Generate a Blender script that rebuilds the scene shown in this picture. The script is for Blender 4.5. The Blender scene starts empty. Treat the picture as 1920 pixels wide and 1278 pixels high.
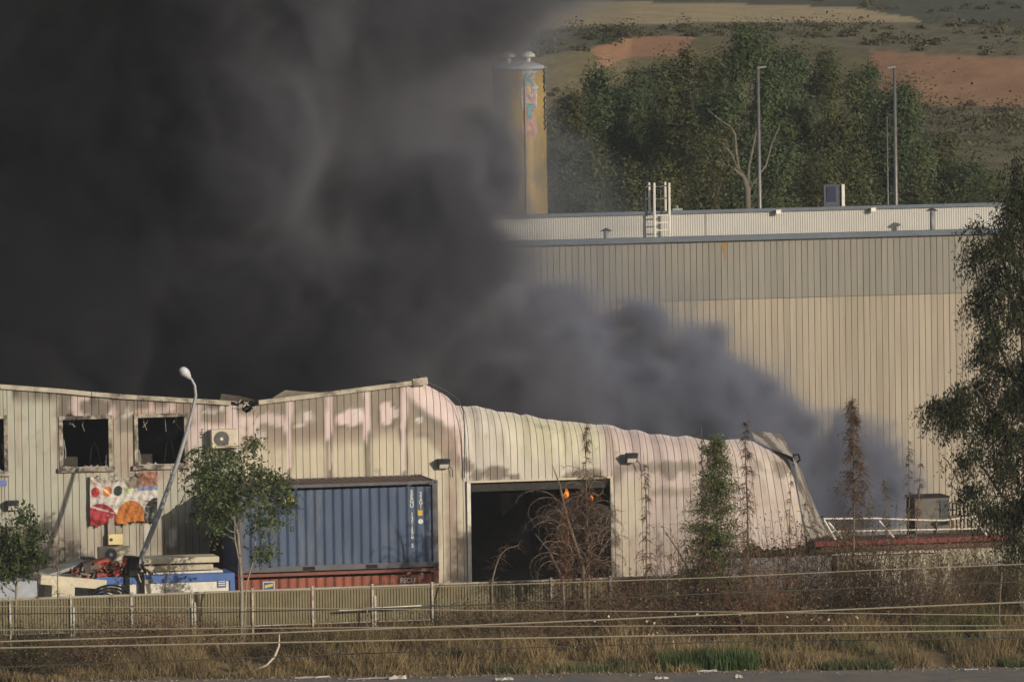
import bpy, math, random
import numpy as np
from mathutils import Vector, Matrix

random.seed(7)
rng = np.random.default_rng(11)
sc = bpy.context.scene
COL = sc.collection

# ------------------------------------------------------------------ camera
PSI, PIT, ROL, FPX = math.radians(12.5), math.radians(3.54), math.radians(0.85), 15585.0
fw = np.array([math.sin(PSI)*math.cos(PIT), math.cos(PSI)*math.cos(PIT), -math.sin(PIT)])
r0 = np.array([math.cos(PSI), -math.sin(PSI), 0.0]); u0 = np.cross(r0, fw)
RT = r0*math.cos(ROL) - u0*math.sin(ROL); UP = u0*math.cos(ROL) + r0*math.sin(ROL)
CAM = np.array([0, 0, 9.1]) - 250*fw
cd = bpy.data.cameras.new('camera'); cam = bpy.data.objects.new('camera', cd); COL.objects.link(cam)
cd.sensor_width = 36.0; cd.lens = 36.0*FPX/1920.0; cd.clip_start = 1.0; cd.clip_end = 6000.0
cam.matrix_world = Matrix(((RT[0], UP[0], -fw[0], CAM[0]), (RT[1], UP[1], -fw[1], CAM[1]), (RT[2], UP[2], -fw[2], CAM[2]), (0, 0, 0, 1)))
sc.camera = cam

# ------------------------------------------------------------------ sky, sun, exposure
SUN_AZ, SUN_EL = math.radians(33), math.radians(17.5)      # to the right of the facade's normal
to_sun = Vector((math.sin(SUN_AZ)*math.cos(SUN_EL), -math.cos(SUN_AZ)*math.cos(SUN_EL), math.sin(SUN_EL)))
w = bpy.data.worlds.new('World'); sc.world = w; w.use_nodes = True
nt = w.node_tree; nt.nodes.clear()
out = nt.nodes.new('ShaderNodeOutputWorld'); bg = nt.nodes.new('ShaderNodeBackground'); sky = nt.nodes.new('ShaderNodeTexSky')
sky.sky_type = 'NISHITA'; sky.sun_disc = False; sky.sun_elevation = SUN_EL
sky.sun_rotation = math.atan2(to_sun.x, to_sun.y)
sky.air_density = 1.0; sky.dust_density = 1.6; sky.ozone_density = 1.0
bg.inputs['Strength'].default_value = 0.07
nt.links.new(sky.outputs[0], bg.inputs[0]); nt.links.new(bg.outputs[0], out.inputs[0])
sl = bpy.data.lights.new('sun', 'SUN'); so = bpy.data.objects.new('sun', sl); COL.objects.link(so)
sl.energy = 3.7; sl.angle = math.radians(0.6); sl.color = (1.0, 0.89, 0.74)
so.rotation_euler = (-to_sun).to_track_quat('-Z', 'Y').to_euler(); so.location = (40, -60, 60)
vs = sc.view_settings
sc.display_settings.display_device = 'sRGB'
vs.view_transform = 'Standard'; vs.look = 'None'; vs.exposure = 0.0; vs.gamma = 1.0; vs.use_curve_mapping = False
sc.render.engine = 'CYCLES'
cy = sc.cycles
cy.use_denoising = True
try: cy.denoiser = 'OPENIMAGEDENOISE'
except Exception: pass
cy.max_bounces = 6; cy.diffuse_bounces = 3; cy.glossy_bounces = 2; cy.transmission_bounces = 3; cy.volume_bounces = 0
cy.transparent_max_bounces = 8; cy.caustics_reflective = False; cy.caustics_refractive = False
cy.volume_step_rate = 1.0; cy.volume_max_steps = 256
cy.use_adaptive_sampling = True; cy.adaptive_threshold = 0.035

# ------------------------------------------------------------------ measuring helpers (a point of a vertical or level plane of the place)
def ray(px, py): return fw + RT*((px-960)/FPX) - UP*((py-639)/FPX)
def P(px, py, Y):
    d = ray(px, py); return CAM + d*((Y-CAM[1])/d[1])
def G(px, py, Z):
    d = ray(px, py); return CAM + d*((Z-CAM[2])/d[2])
def pixa(q):
    v = q-CAM; wz = v@fw
    return 960+FPX*(v@RT)/wz, 639-FPX*(v@UP)/wz

# ------------------------------------------------------------------ noise in numpy
def vnoise(p, scale, seed, octaves=3, gain=0.5):
    """value noise in 0..1 for an (...,2|3) array"""
    p = np.asarray(p, np.float32)/np.float32(scale)
    dim = p.shape[-1]; tot = 0; amp = 1; s = 0; N = 32
    for o in range(octaves):
        lat = np.random.default_rng(seed+o*101).random(N**dim).astype(np.float32)
        fl = np.floor(p); f = p-fl; f = f*f*(3-2*f); i0 = fl.astype(np.int32) & 31; i1 = (i0+1) & 31
        mul = [N**(dim-1-k) for k in range(dim)]
        a = [i0[..., k]*mul[k] for k in range(dim)]; b = [i1[..., k]*mul[k] for k in range(dim)]
        def rec(k, idx):
            if k == dim: return lat[idx]
            return rec(k+1, idx+a[k])*(1-f[..., k])+rec(k+1, idx+b[k])*f[..., k]
        tot = tot+amp*rec(0, 0); s += amp; amp *= gain; p = p*np.float32(2.03)+np.float32(7.7)
    return tot/s
def sstep(a, b, x):
    t = np.clip((x-a)/(b-a), 0, 1); return t*t*(3-2*t)

# ------------------------------------------------------------------ object helpers
def tag(o, label=None, cat=None, group=None, kind=None):
    if label: o['label'] = label
    if cat: o['category'] = cat
    if group: o['group'] = group
    if kind: o['kind'] = kind
    return o
def wloc(o):
    v = Vector((0, 0, 0))
    while o is not None:
        v = v+o.location; o = o.parent
    return np.array(v)
def thing(name, loc, label, cat, group=None):
    o = bpy.data.objects.new(name, None); COL.objects.link(o); o.location = tuple(float(c) for c in loc)
    o.empty_display_size = 0.2
    return tag(o, label, cat, group)
def link(name, me, m, parent=None, smooth=False):
    o = bpy.data.objects.new(name, me); COL.objects.link(o)
    if m is not None and len(me.materials) == 0: me.materials.append(m)
    if parent is not None: o.parent = parent
    me.polygons.foreach_set('use_smooth', np.full(len(me.polygons), bool(smooth)))
    return o
class MB:
    def __init__(s): s.v = []; s.f = []; s.c = []
    def add(s, verts, faces, col=None):
        n = len(s.v); s.v.extend(tuple(float(c) for c in q) for q in verts)
        s.f.extend(tuple(i+n for i in fc) for fc in faces)
        s.c.extend([col]*len(verts))
        return s
    def box(s, a, b, col=None):
        (x0, y0, z0), (x1, y1, z1) = a, b
        return s.add([(x0, y0, z0), (x1, y0, z0), (x1, y1, z0), (x0, y1, z0), (x0, y0, z1), (x1, y0, z1), (x1, y1, z1), (x0, y1, z1)],
                     [(3, 2, 1, 0), (4, 5, 6, 7), (0, 1, 5, 4), (1, 2, 6, 5), (2, 3, 7, 6), (3, 0, 4, 7)], col)
    def obox(s, c, ax, ay, az, col=None):
        c, ax, ay, az = map(np.asarray, (c, ax, ay, az))
        vv = [c+sx*ax+sy*ay+sz*az for sz in (-1, 1) for sy, sx in ((-1, -1), (-1, 1), (1, 1), (1, -1))]
        return s.add(vv, [(3, 2, 1, 0), (4, 5, 6, 7), (0, 1, 5, 4), (1, 2, 6, 5), (2, 3, 7, 6), (3, 0, 4, 7)], col)
    def tube(s, path, rad, n=6, cap=True, col=None):
        path = [np.asarray(p, float) for p in path]
        if not hasattr(rad, '__len__'): rad = [rad]*len(path)
        t0 = path[1]-path[0]; t0 = t0/np.linalg.norm(t0)
        a = np.cross(t0, (0, 0, 1.0) if abs(t0[2]) < .9 else (1.0, 0, 0)); a /= np.linalg.norm(a)
        vv = []
        for i, p in enumerate(path):
            t = path[min(i+1, len(path)-1)]-path[max(i-1, 0)]; t = t/(np.linalg.norm(t)+1e-9)
            a = a-t*(a@t); a /= (np.linalg.norm(a)+1e-9); b = np.cross(t, a)
            for k in range(n):
                an = 2*math.pi*k/n; vv.append(p+rad[i]*(math.cos(an)*a+math.sin(an)*b))
        ff = [(i*n+k, i*n+(k+1) % n, (i+1)*n+(k+1) % n, (i+1)*n+k) for i in range(len(path)-1) for k in range(n)]
        if cap:
            ff.append(tuple(range(n-1, -1, -1))); ff.append(tuple((len(path)-1)*n+k for k in range(n)))
        return s.add(vv, ff, col)
    def build(s, name, m, parent=None, smooth=False):
        me = bpy.data.meshes.new(name)
        v = np.array(s.v, float)
        if parent is not None: v = v-wloc(parent)
        me.from_pydata(v.tolist(), [], s.f); me.update()
        if any(c is not None for c in s.c):
            at = me.attributes.new('col', 'FLOAT_COLOR', 'POINT')
            at.data.foreach_set('color', np.array([(c or (1, 1, 1))+(1,) for c in s.c], np.float32).ravel())
        return link(name, me, m, parent, smooth)
def quads(name, V, m, parent=None, col=None, kind=None, smooth=False, nper=4):
    """V (n,nper,3) loose faces"""
    V = np.asarray(V, np.float32)
    if parent is not None: V = V-wloc(parent).astype(np.float32)
    n = len(V); me = bpy.data.meshes.new(name)
    me.vertices.add(n*nper); me.vertices.foreach_set('co', V.reshape(-1))
    me.loops.add(n*nper); me.loops.foreach_set('vertex_index', np.arange(n*nper, dtype=np.int32))
    me.polygons.add(n); me.polygons.foreach_set('loop_start', np.arange(0, n*nper, nper, dtype=np.int32))
    me.update(calc_edges=True)
    if col is not None:
        c = np.ones((n, nper, 4), np.float32); c[..., :3] = np.asarray(col, np.float32).reshape(n, 1, 3) if np.asarray(col).ndim == 2 else col
        me.attributes.new('col', 'FLOAT_COLOR', 'POINT').data.foreach_set('color', c.ravel())
    o = link(name, me, m, parent, smooth)
    if kind: o['kind'] = kind
    return o
def gridmesh(name, V, m, parent=None, col=None, smooth=True):
    """V (r,c,3) grid"""
    r, c = V.shape[:2]; v = V.reshape(-1, 3)
    if parent is not None: v = v-wloc(parent)
    idx = np.arange(r*c).reshape(r, c)
    f = np.stack([idx[:-1, :-1], idx[:-1, 1:], idx[1:, 1:], idx[1:, :-1]], -1).reshape(-1, 4)
    me = bpy.data.meshes.new(name)
    me.vertices.add(r*c); me.vertices.foreach_set('co', v.astype(np.float32).ravel())
    me.loops.add(f.size); me.loops.foreach_set('vertex_index', f.astype(np.int32).ravel())
    me.polygons.add(len(f)); me.polygons.foreach_set('loop_start', np.arange(0, f.size, 4, dtype=np.int32))
    me.update(calc_edges=True)
    if col is not None:
        cc = np.ones((r*c, 4), np.float32); cc[:, :3] = col.reshape(-1, 3)
        me.attributes.new('col', 'FLOAT_COLOR', 'POINT').data.foreach_set('color', cc.ravel())
    return link(name, me, m, parent, smooth)

# ------------------------------------------------------------------ materials
MATS = {}
def mat(name, col=(.5, .5, .5), rough=.7, metal=0, var=.15, scale=3.0, bump=0.0, bscale=40, attr=False, spec=.3, transl=0.0, dirt=None, stretch=(1, 1, 1)):
    if name in MATS: return MATS[name]
    m = bpy.data.materials.new(name); m.use_nodes = True; MATS[name] = m
    t = m.node_tree; N = t.nodes; L = t.links; b = N['Principled BSDF']; o = N['Material Output']
    b.inputs['Roughness'].default_value = rough; b.inputs['Metallic'].default_value = metal
    b.inputs['Specular IOR Level'].default_value = spec
    geo = N.new('ShaderNodeNewGeometry'); mp = N.new('ShaderNodeMapping'); mp.inputs['Scale'].default_value = stretch
    L.new(geo.outputs['Position'], mp.inputs['Vector'])
    nz = N.new('ShaderNodeTexNoise'); nz.inputs['Scale'].default_value = scale; nz.inputs['Detail'].default_value = 6
    L.new(mp.outputs[0], nz.inputs['Vector'])
    if attr:
        a = N.new('ShaderNodeAttribute'); a.attribute_name = 'col'; src = a.outputs['Color']
    else:
        a = N.new('ShaderNodeRGB'); a.outputs[0].default_value = (*col, 1); src = a.outputs[0]
    mr = N.new('ShaderNodeMapRange'); mr.inputs[1].default_value = .25; mr.inputs[2].default_value = .75
    mr.inputs[3].default_value = 1-var; mr.inputs[4].default_value = 1+var
    L.new(nz.outputs['Fac'], mr.inputs[0])
    mx = N.new('ShaderNodeMix'); mx.data_type = 'RGBA'; mx.blend_type = 'MULTIPLY'; mx.inputs[0].default_value = 1
    L.new(src, mx.inputs[6]); L.new(mr.outputs[0], mx.inputs[7]); res = mx.outputs[2]
    if dirt:
        dcol, dscale, lo, hi = dirt
        n2 = N.new('ShaderNodeTexNoise'); n2.inputs['Scale'].default_value = dscale; n2.inputs['Detail'].default_value = 8; n2.inputs['Roughness'].default_value = .65
        L.new(mp.outputs[0], n2.inputs['Vector'])
        m2 = N.new('ShaderNodeMapRange'); m2.inputs[1].default_value = lo; m2.inputs[2].default_value = hi
        L.new(n2.outputs['Fac'], m2.inputs[0])
        md = N.new('ShaderNodeMix'); md.data_type = 'RGBA'; md.inputs[7].default_value = (*dcol, 1)
        L.new(m2.outputs[0], md.inputs[0]); L.new(res, md.inputs[6]); res = md.outputs[2]
    L.new(res, b.inputs['Base Color'])
    if bump:
        nb = N.new('ShaderNodeTexNoise'); nb.inputs['Scale'].default_value = bscale; nb.inputs['Detail'].default_value = 4
        L.new(mp.outputs[0], nb.inputs['Vector'])
        bp = N.new('ShaderNodeBump'); bp.inputs['Strength'].default_value = bump; bp.inputs['Distance'].default_value = .02
        L.new(nb.outputs['Fac'], bp.inputs['Height']); L.new(bp.outputs[0], b.inputs['Normal'])
    if transl:
        tr = N.new('ShaderNodeBsdfTranslucent'); L.new(res, tr.inputs['Color'])
        ms = N.new('ShaderNodeMixShader'); ms.inputs[0].default_value = transl
        L.new(b.outputs[0], ms.inputs[1]); L.new(tr.outputs[0], ms.inputs[2]); L.new(ms.outputs[0], o.inputs['Surface'])
    return m
M_clad = mat('painted_cladding', attr=True, rough=.55, var=.10, scale=5, bump=.05, bscale=14, stretch=(1, 1, .25))
M_attr = mat('painted_print', attr=True, rough=.75, var=.12, scale=6, bump=.15, bscale=25)
M_leaf = mat('leaf', attr=True, rough=.6, var=.25, scale=1.5, transl=.22, spec=.2)
M_dry = mat('dry_plant', attr=True, rough=.85, var=.25, scale=2, transl=.12, spec=.1)
M_bark = mat('bark', (.16, .125, .09), rough=.9, var=.35, scale=9, bump=.4)
M_palebark = mat('pale_bark', (.25, .22, .175), rough=.85, var=.3, scale=4, bump=.3)
def sheet_variation(m, amt=.09):
    t = m.node_tree; b = t.nodes['Principled BSDF']; src = b.inputs['Base Color'].links[0].from_socket
    oi = t.nodes.new('ShaderNodeObjectInfo'); mr = t.nodes.new('ShaderNodeMapRange'); mr.inputs[3].default_value = 1-amt; mr.inputs[4].default_value = 1+amt
    geo = t.nodes.new('ShaderNodeNewGeometry'); mp = t.nodes.new('ShaderNodeMapping'); mp.inputs['Scale'].default_value = (7, 7, .35); nz = t.nodes.new('ShaderNodeTexNoise'); nz.inputs['Scale'].default_value = 1.0; nz.inputs['Detail'].default_value = 5
    m2 = t.nodes.new('ShaderNodeMapRange'); m2.inputs[1].default_value = .35; m2.inputs[2].default_value = .75; m2.inputs[3].default_value = 1.06; m2.inputs[4].default_value = .82
    x1 = t.nodes.new('ShaderNodeMix'); x1.data_type = 'RGBA'; x1.blend_type = 'MULTIPLY'; x1.inputs[0].default_value = 1; x2 = t.nodes.new('ShaderNodeMix'); x2.data_type = 'RGBA'; x2.blend_type = 'MULTIPLY'; x2.inputs[0].default_value = 1
    L = t.links; L.new(oi.outputs['Random'], mr.inputs[0]); L.new(geo.outputs['Position'], mp.inputs[0]); L.new(mp.outputs[0], nz.inputs['Vector']); L.new(nz.outputs['Fac'], m2.inputs[0])
    L.new(src, x1.inputs[6]); L.new(mr.outputs[0], x1.inputs[7]); L.new(x1.outputs[2], x2.inputs[6]); L.new(m2.outputs[0], x2.inputs[7]); L.new(x2.outputs[2], b.inputs['Base Color'])
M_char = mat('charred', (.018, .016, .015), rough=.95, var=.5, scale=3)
M_dark = mat('dark_interior', (.02, .019, .018), rough=.95, var=.4, scale=1.2)
M_white = mat('white_paint', (.66, .63, .56), rough=.5, var=.12, scale=5, dirt=((.2, .15, .1), 9, .6, .8))
M_cream = mat('cream_paint', (.53, .48, .36), rough=.55, var=.12, scale=4, dirt=((.13, .10, .075), 6, .58, .8))
M_fascia = mat('sooty_fascia', (.42, .38, .30), rough=.6, var=.2, scale=4, dirt=((.07, .055, .045), 1.6, .48, .66))
M_galv = mat('galvanised', (.17, .165, .155), rough=.45, metal=.5, var=.15, scale=6)
M_gmetal = mat('dull_grey_metal', (.24, .24, .24), rough=.55, metal=.2, var=.2, scale=5)
M_dgrey = mat('dark_grey_metal', (.05, .055, .06), rough=.6, var=.2, scale=6)
M_blueg = mat('blue_grey_trim', (.10, .125, .155), rough=.5, var=.15, scale=3)
M_tan = mat('tan_cladding', (.335, .292, .23), rough=.6, var=.06, scale=.7, stretch=(1, 1, .2), dirt=((.28, .225, .165), .8, .55, .9))
M_greyb = mat('grey_beige_cladding', (.228, .217, .189), rough=.6, var=.06, scale=.7, stretch=(1, 1, .2), dirt=((.27, .22, .16), .8, .58, .9))
sheet_variation(M_tan); sheet_variation(M_greyb)
M_whiteclad = mat('white_cladding', (.455, .445, .415), rough=.55, var=.05, scale=1.2)
M_blue = mat('container_blue', (.064, .092, .152), rough=.55, var=.18, scale=1.5, stretch=(1, 1, .3), dirt=((.15, .165, .19), 1.6, .5, .85), bump=.05)
M_bluedk = mat('container_blue_frame', (.10, .10, .115), rough=.6, var=.2, scale=3, dirt=((.16, .12, .09), 5, .52, .75))
M_red = mat('container_red', (.27, .085, .055), rough=.65, var=.2, scale=1.6, stretch=(1, 1, .4), dirt=((.15, .075, .05), 2.5, .5, .8))
M_rust = mat('rusty_roof', (.15, .10, .085), rough=.75, var=.25, scale=3)
M_fence = mat('olive_slats', (.185, .158, .09), rough=.65, var=.2, scale=1.5, dirt=((.13, .11, .07), 2.5, .5, .8))
M_brightred = mat('red_paint', (.17, .026, .025), rough=.5, var=.2, scale=3, dirt=((.12, .05, .04), 3, .55, .8))
M_bright = mat('bright_lens', (.75, .72, .62), rough=.25, var=.05, spec=.6)
M_glassy = mat('dark_glass', (.015, .017, .02), rough=.15, var=.1, spec=.6)
M_cabblue = mat('cabin_blue', (.07, .14, .36), rough=.5, var=.12, scale=4)
M_gold = mat('gold_tank_paint', (.40, .285, .085), rough=.42, metal=.25, var=.15, scale=1.5, stretch=(1, 1, .3), dirt=((.17, .14, .10), 2.2, .46, .70))
M_asph = mat('asphalt', (.16, .15, .135), rough=.9, var=.2, scale=3, bump=.3, dirt=((.25, .205, .155), 1.1, .42, .66))
M_soil = mat('dry_soil', attr=True, rough=.95, var=.3, scale=2.2, bump=.5, bscale=18)
M_yard = mat('yard_concrete', (.17, .155, .13), rough=.9, var=.25, scale=1.2, bump=.2)
M_cable = mat('cable', (.23, .20, .145), rough=.6, var=.1, scale=2)
M_cabledk = mat('dark_cable', (.045, .043, .036), rough=.7, var=.1, scale=2)
M_litter = mat('litter', (.44, .41, .36), rough=.8, var=.2, scale=8)
M_hill = mat('hillside', attr=True, rough=1, var=.22, scale=.35, bump=.4, bscale=1.5)

# ================================================================== GROUND
def road_edge(x): return -14.35-.219*np.clip(x, -60, 60)
def ground_z(x, y):
    e = road_edge(x)
    z = .45+.33*sstep(e+.8, e+5.5, y); z = z*(1-sstep(-5.6, -4.8, y))
    return z
xs = np.concatenate([np.linspace(-560, -30, 10), np.linspace(-26, 40, 120), np.linspace(50, 640, 10)])
ys = np.concatenate([np.linspace(-420, -40, 10), np.linspace(-32, -4, 110), np.linspace(-2, 130, 12), [300, 900]])
X, Y = np.meshgrid(xs, ys)
Z = ground_z(X, Y)+np.where((Y < -6.2) & (Y > road_edge(X)+.3), .12*(vnoise(np.stack([X, Y], -1), 1.6, 3)-.5), 0)
Z = np.where(Y > 200, -.5, Z)
n = vnoise(np.stack([X, Y], -1), 2.5, 5)[..., None]
gc = (1-n)*np.array([.25, .17, .085])+n*np.array([.19, .14, .075])
g = gridmesh('ground', np.stack([X, Y, Z], -1), M_soil, col=gc); g['kind'] = 'structure'
yd = MB().box((-28, -4.7, -.3), (40, 29.9, .004)); o = yd.build('yard_floor', M_yard); o['kind'] = 'structure'
# road, slightly ragged verge edge
rx = np.linspace(-60, 60, 400); re = road_edge(rx)+.35*(vnoise(np.stack([rx, rx*0], -1), 1.7, 8)-.5)+.3*(vnoise(np.stack([rx, rx*0], -1), 9, 9)-.5)
V = np.stack([np.stack([rx, re-14, np.full_like(rx, .456)], -1), np.stack([rx, re, np.full_like(rx, .456)], -1)], 0)
o = gridmesh('road', V, M_asph); o['kind'] = 'structure'

# ================================================================== BURNT WAREHOUSE (facade plane y = 0)
root = thing('burnt_warehouse', (-3, 0, 0), 'burnt cream metal warehouse with buckled scorched front wall and open doorway', 'warehouse')
def F(px, py):
    q = P(px, py, 0); return q[0], q[2]
TOP = [(-260, 708), (0, 729), (115, 737), (230, 747), (350, 754), (430, 758), (450, 762), (458, 775), (468, 772), (478, 760), (560, 749), (700, 732), (797, 719),
       (802, 722), (830, 737), (850, 748), (868, 763), (872, 763), (885, 765), (900, 763), (915, 768), (930, 769), (945, 774), (960, 775), (972, 777), (985, 782), (995, 779), (1010, 782), (1030, 788),
       (1045, 789), (1058, 792), (1080, 793), (1100, 795), (1125, 799), (1145, 798), (1165, 801), (1185, 810), (1200, 808), (1215, 812), (1230, 817), (1250, 816),
       (1275, 822), (1300, 819), (1330, 826), (1350, 830), (1380, 827), (1400, 826), (1420, 829), (1445, 843), (1465, 848), (1484, 852)]
tp = np.array([F(*t) for t in TOP]); tp = tp[np.argsort(tp[:, 0])]
def ztop(x): return np.interp(x, tp[:, 0], tp[:, 1])
def rect(p0, p1):
    a = F(*p0); b = F(*p1); return [min(a[0], b[0]), max(a[0], b[0]), min(a[1], b[1]), max(a[1], b[1])]
W0 = rect((-80, 787), (8, 882)); W1 = rect((117, 787), (204, 873)); W2 = rect((258, 783), (346, 868))
DOOR = [F(876, 905)[0], F(1147, 897)[0], -1, F(1000, 901)[1]]
SDOOR = [F(392, 1000)[0], F(392, 1000)[0]+.95, -1, F(392, 1000)[1]]
OPEN = [W0, W1, W2, DOOR, SDOOR]
CREAM = np.array([.50, .45, .345]); GRN = np.array([.385, .38, .312]); YEL = np.array([.49, .475, .34]); PINK = np.array([.57, .465, .445])
SOOT = np.array([.175, .148, .118]); BROWN = np.array([.27, .20, .16]); CHAR = np.array([.035, .03, .027]); PALE = np.array([.62, .58, .54])
def paint(x, z):
    q = np.stack([x, np.zeros_like(x), z], -1); px, py = pixa(q)
    pp = np.stack([px, py], -1)
    wx = 13*(vnoise(pp, 18, 21, 4, .6)-.5); wy = 16*(vnoise(pp, 18, 31, 4, .6)-.5)
    n1 = vnoise(pp*np.array([1, .35]), 16, 41, 4, .6); n2 = vnoise(pp, 60, 51, 3)
    ax, ay = px+wx, py+wy
    rib = vnoise(np.stack([np.floor(x/.212), np.zeros_like(x)], -1), 1.0, 61, 1)
    c = np.where((px < 460)[..., None], GRN, CREAM)*np.ones(px.shape+(3,))
    c = c*(1+.10*(rib-.5)[..., None])
    def put(mask, col, op=1.0):
        nonlocal c
        k = np.clip(mask*op, 0, 1)[..., None]; c = c*(1-k)+np.asarray(col)*k
    def ell(cx, cy, rx, ry, soft=.15): 
        d = np.sqrt(((ax-cx)/rx)**2+((ay-cy)/ry)**2); return 1-sstep(1-soft, 1+soft, d)
    def rc(a, b, c0, d, s=8):
        return sstep(a-s, a+s, ax)*(1-sstep(b-s, b+s, ax))*sstep(c0-s, c0+s, ay)*(1-sstep(d-s, d+s, ay))
    tx = np.interp(px, [t[0] for t in TOP], [t[1] for t in TOP])
    # --- left bay
    L = (px < 452).astype(float)
    put(L*rc(-300, 452, 980, 1300, 30)*(.3+.7*n1), BROWN*1.25, .55)
    put(L*rc(105, 452, 730, 800, 10), BROWN*1.1, .75); put(L*rc(100, 360, 770, 900, 8)*sstep(.45, .62, n1), BROWN*1.1, .65); put(L*(1-sstep(3, 22+20*n1, py-tx))*(px > 20), SOOT*.9, .8)
    put(L*rc(108, 134, 735, 792, 4), SOOT*.75, .9); put(L*rc(135, 218, 740, 785, 5), PINK*1.0, .85)
    put(L*ell(178, 765, 30, 17), SOOT*.8, .95); put(L*rc(218, 253, 735, 810, 4), SOOT*1.05, .9); put(L*rc(216, 256, 810, 860, 10), BROWN*1.2, .6)
    put(L*ell(238, 775, 8, 10), PALE, .6)
    put(L*rc(252, 352, 745, 775, 4), BROWN*1.55, .8); put(L*ell(300, 765, 30, 10), PINK, .6); put(L*ell(265, 755, 14, 12), SOOT*.6, .8); put(L*rc(330, 372, 750, 800, 5), SOOT*.9, .75)
    put(L*rc(362, 452, 755, 835, 8), PINK, .85); put(L*rc(374, 425, 760, 795, 6), SOOT*1.05, .9); put(L*ell(400, 768, 22, 5), PALE, .8)
    put(L*rc(345, 375, 800, 900, 8), PINK*.95, .55)
    for cx, cy, rx, ry in ((130, 1010, 14, 30), (330, 1015, 34, 42), (370, 1015, 26, 40), (275, 1000, 16, 30), (212, 1020, 18, 35), (60, 1060, 60, 40)):
        put(L*ell(cx, cy, rx, ry, .8), SOOT*.8, .75)
    put(L*ell(324, 1006, 7, 20, .3), PALE*.95, .95); put(L*ell(277, 998, 8, 24, .4), PALE*.9, .8); put(L*ell(317, 1030, 3, 12, .5), CHAR, .8)
    drip = sstep(.48, .75, rib)*(1-sstep(2, 14+26*n1, py-tx))*(px < 470)
    put(drip, CHAR*2, .85)
    # --- middle gable
    g1 = ((px >= 452) & (px < 872)).astype(float)
    lim = np.interp(px, [452, 520, 620, 700, 760, 800, 872], [812, 818, 812, 806, 790, 805, 870])
    put(g1*(1-sstep(lim-6, lim+34, py+wy)), SOOT*1.18, .88)
    put(g1*(1-sstep(0, 26, np.abs(py+wy-lim-6))), BROWN*1.05, .45)
    put(g1*ell(466, 800, 22, 22), PINK, .95); put(g1*ell(515, 788, 36, 11), PINK*.98, .85); put(g1*ell(490, 818, 10, 9), PALE*.9, .6)
    put(g1*ell(575, 785, 20, 14), PINK*.9, .4); put(g1*ell(578, 782, 7, 9), PALE, .8); put(g1*ell(562, 797, 12, 4), PALE, .7)
    put(g1*ell(658, 786, 36, 21, .14), SOOT*.9, .9); put(g1*ell(660, 783, 31, 19, .12), PINK*1.10, 1); put(g1*ell(670, 776, 14, 10), PALE, .7)
    put(g1*ell(727, 778, 22, 26, .15), SOOT*.9, .9); put(g1*ell(725, 776, 15, 22, .14), PINK*1.10, .95); put(g1*ell(750, 776, 14, 8), PINK, .8)
    for cx, w_ in ((541, 5.5), (617, 5), (688, 4.5), (757, 5)):
        wid = np.interp(py, [750, 800, 815, 830, 870, 895], [1.0, 1.15, .75, .45, .35, .2])*w_
        d = np.abs(px-cx-1.2*np.sin(py*.06)-(py-800)*.012)
        put(g1*(1-sstep(wid+2, wid+6, d))*(py < 905), SOOT*.8, .8); put(g1*(1-sstep(wid*.8, wid*1.15+.6, d))*(py < 880), PINK*1.08, 1)
    bz = np.interp(px, [762, 790, 830, 850, 872], [742, 768, 795, 812, 900])
    put(g1*(px > 760)*(1-sstep(bz-8, bz+6, py+.6*wy)), PINK*1.03, .95)
    put(g1*(px > 775)*(1-sstep(2, 16, np.abs(py+wy-bz-8))), SOOT, .75)
    put(g1*ell(785, 787, 5, 6), PALE, .8); put(g1*ell(795, 815, 18, 7), SOOT*1.1, .6)
    put(g1*rc(836, 858, 800, 1090, 6)*(.5+.6*n2), BROWN*1.1, .9); put(g1*rc(838, 852, 1005, 1075, 8), SOOT*1.1, .8); put(g1*rc(832, 850, 840, 875, 6), SOOT, .55)
    # --- pale yellow part over the doorway
    y1 = ((px >= 872) & (px < 1128)).astype(float)
    put(y1*(1-sstep(930, 1010, px)), PALE*.86, .75)
    put(y1, YEL*(1+.08*(n1-.5))[..., None], np.clip((px-900)/170, .12, .9)*(1-.55*sstep(830, 890, py)))
    put(y1*sstep(835, 880, py), PALE*.84, .45)
    lowm = 0
    for cx, cy, rx, ry in ((895, 893, 14, 16), (930, 886, 24, 16), (965, 895, 14, 8), (1100, 890, 30, 15), (1070, 897, 18, 9), (875, 872, 12, 12), (1135, 892, 26, 16)):
        lowm = np.maximum(lowm, ell(cx, cy, rx, ry, .18))
    put(((px >= 868) & (px < 1160))*lowm, SOOT*.98, .95)
    # --- pink right part
    r1 = (px >= 1128).astype(float)
    put(r1, PINK*.76, .95*(1-.35*sstep(.45, .7, n2)))
    put(r1*rc(1290, 1500, 800, 1030, 20), PALE*np.array([.80, .74, .70]), .45)
    put(r1*rc(1150, 1305, 868, 884, 5), SOOT*1.05, .85); put(r1*ell(1255, 880, 18, 17, .18), SOOT*1.0, .95); put(r1*rc(1272, 1345, 868, 880, 4), SOOT*1.1, .7)
    put(r1*rc(1150, 1168, 880, 930, 6), SOOT, .85); put(r1*rc(1215, 1300, 915, 932, 7), SOOT*1.15, .8)
    put(r1*rc(1155, 1215, 900, 1100, 10), CREAM*.9, .85)
    put(r1*rc(1196, 1330, 930, 1060, 22)*sstep(.40, .7, n2), np.array([.33, .28, .26]), .7)
    put(r1*rc(1355, 1480, 866, 884, 6)*sstep(.4, .6, n1), SOOT*1.2, .8); put(r1*ell(1463, 882, 13, 15, .2), SOOT*1.05, .95)
    put(r1*rc(1160, 1330, 1020, 1200, 25)*(n2), BROWN*1.25, .8)
    put(r1*rc(1395, 1490, 938, 948, 7), BROWN*1.5, .5)
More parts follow.
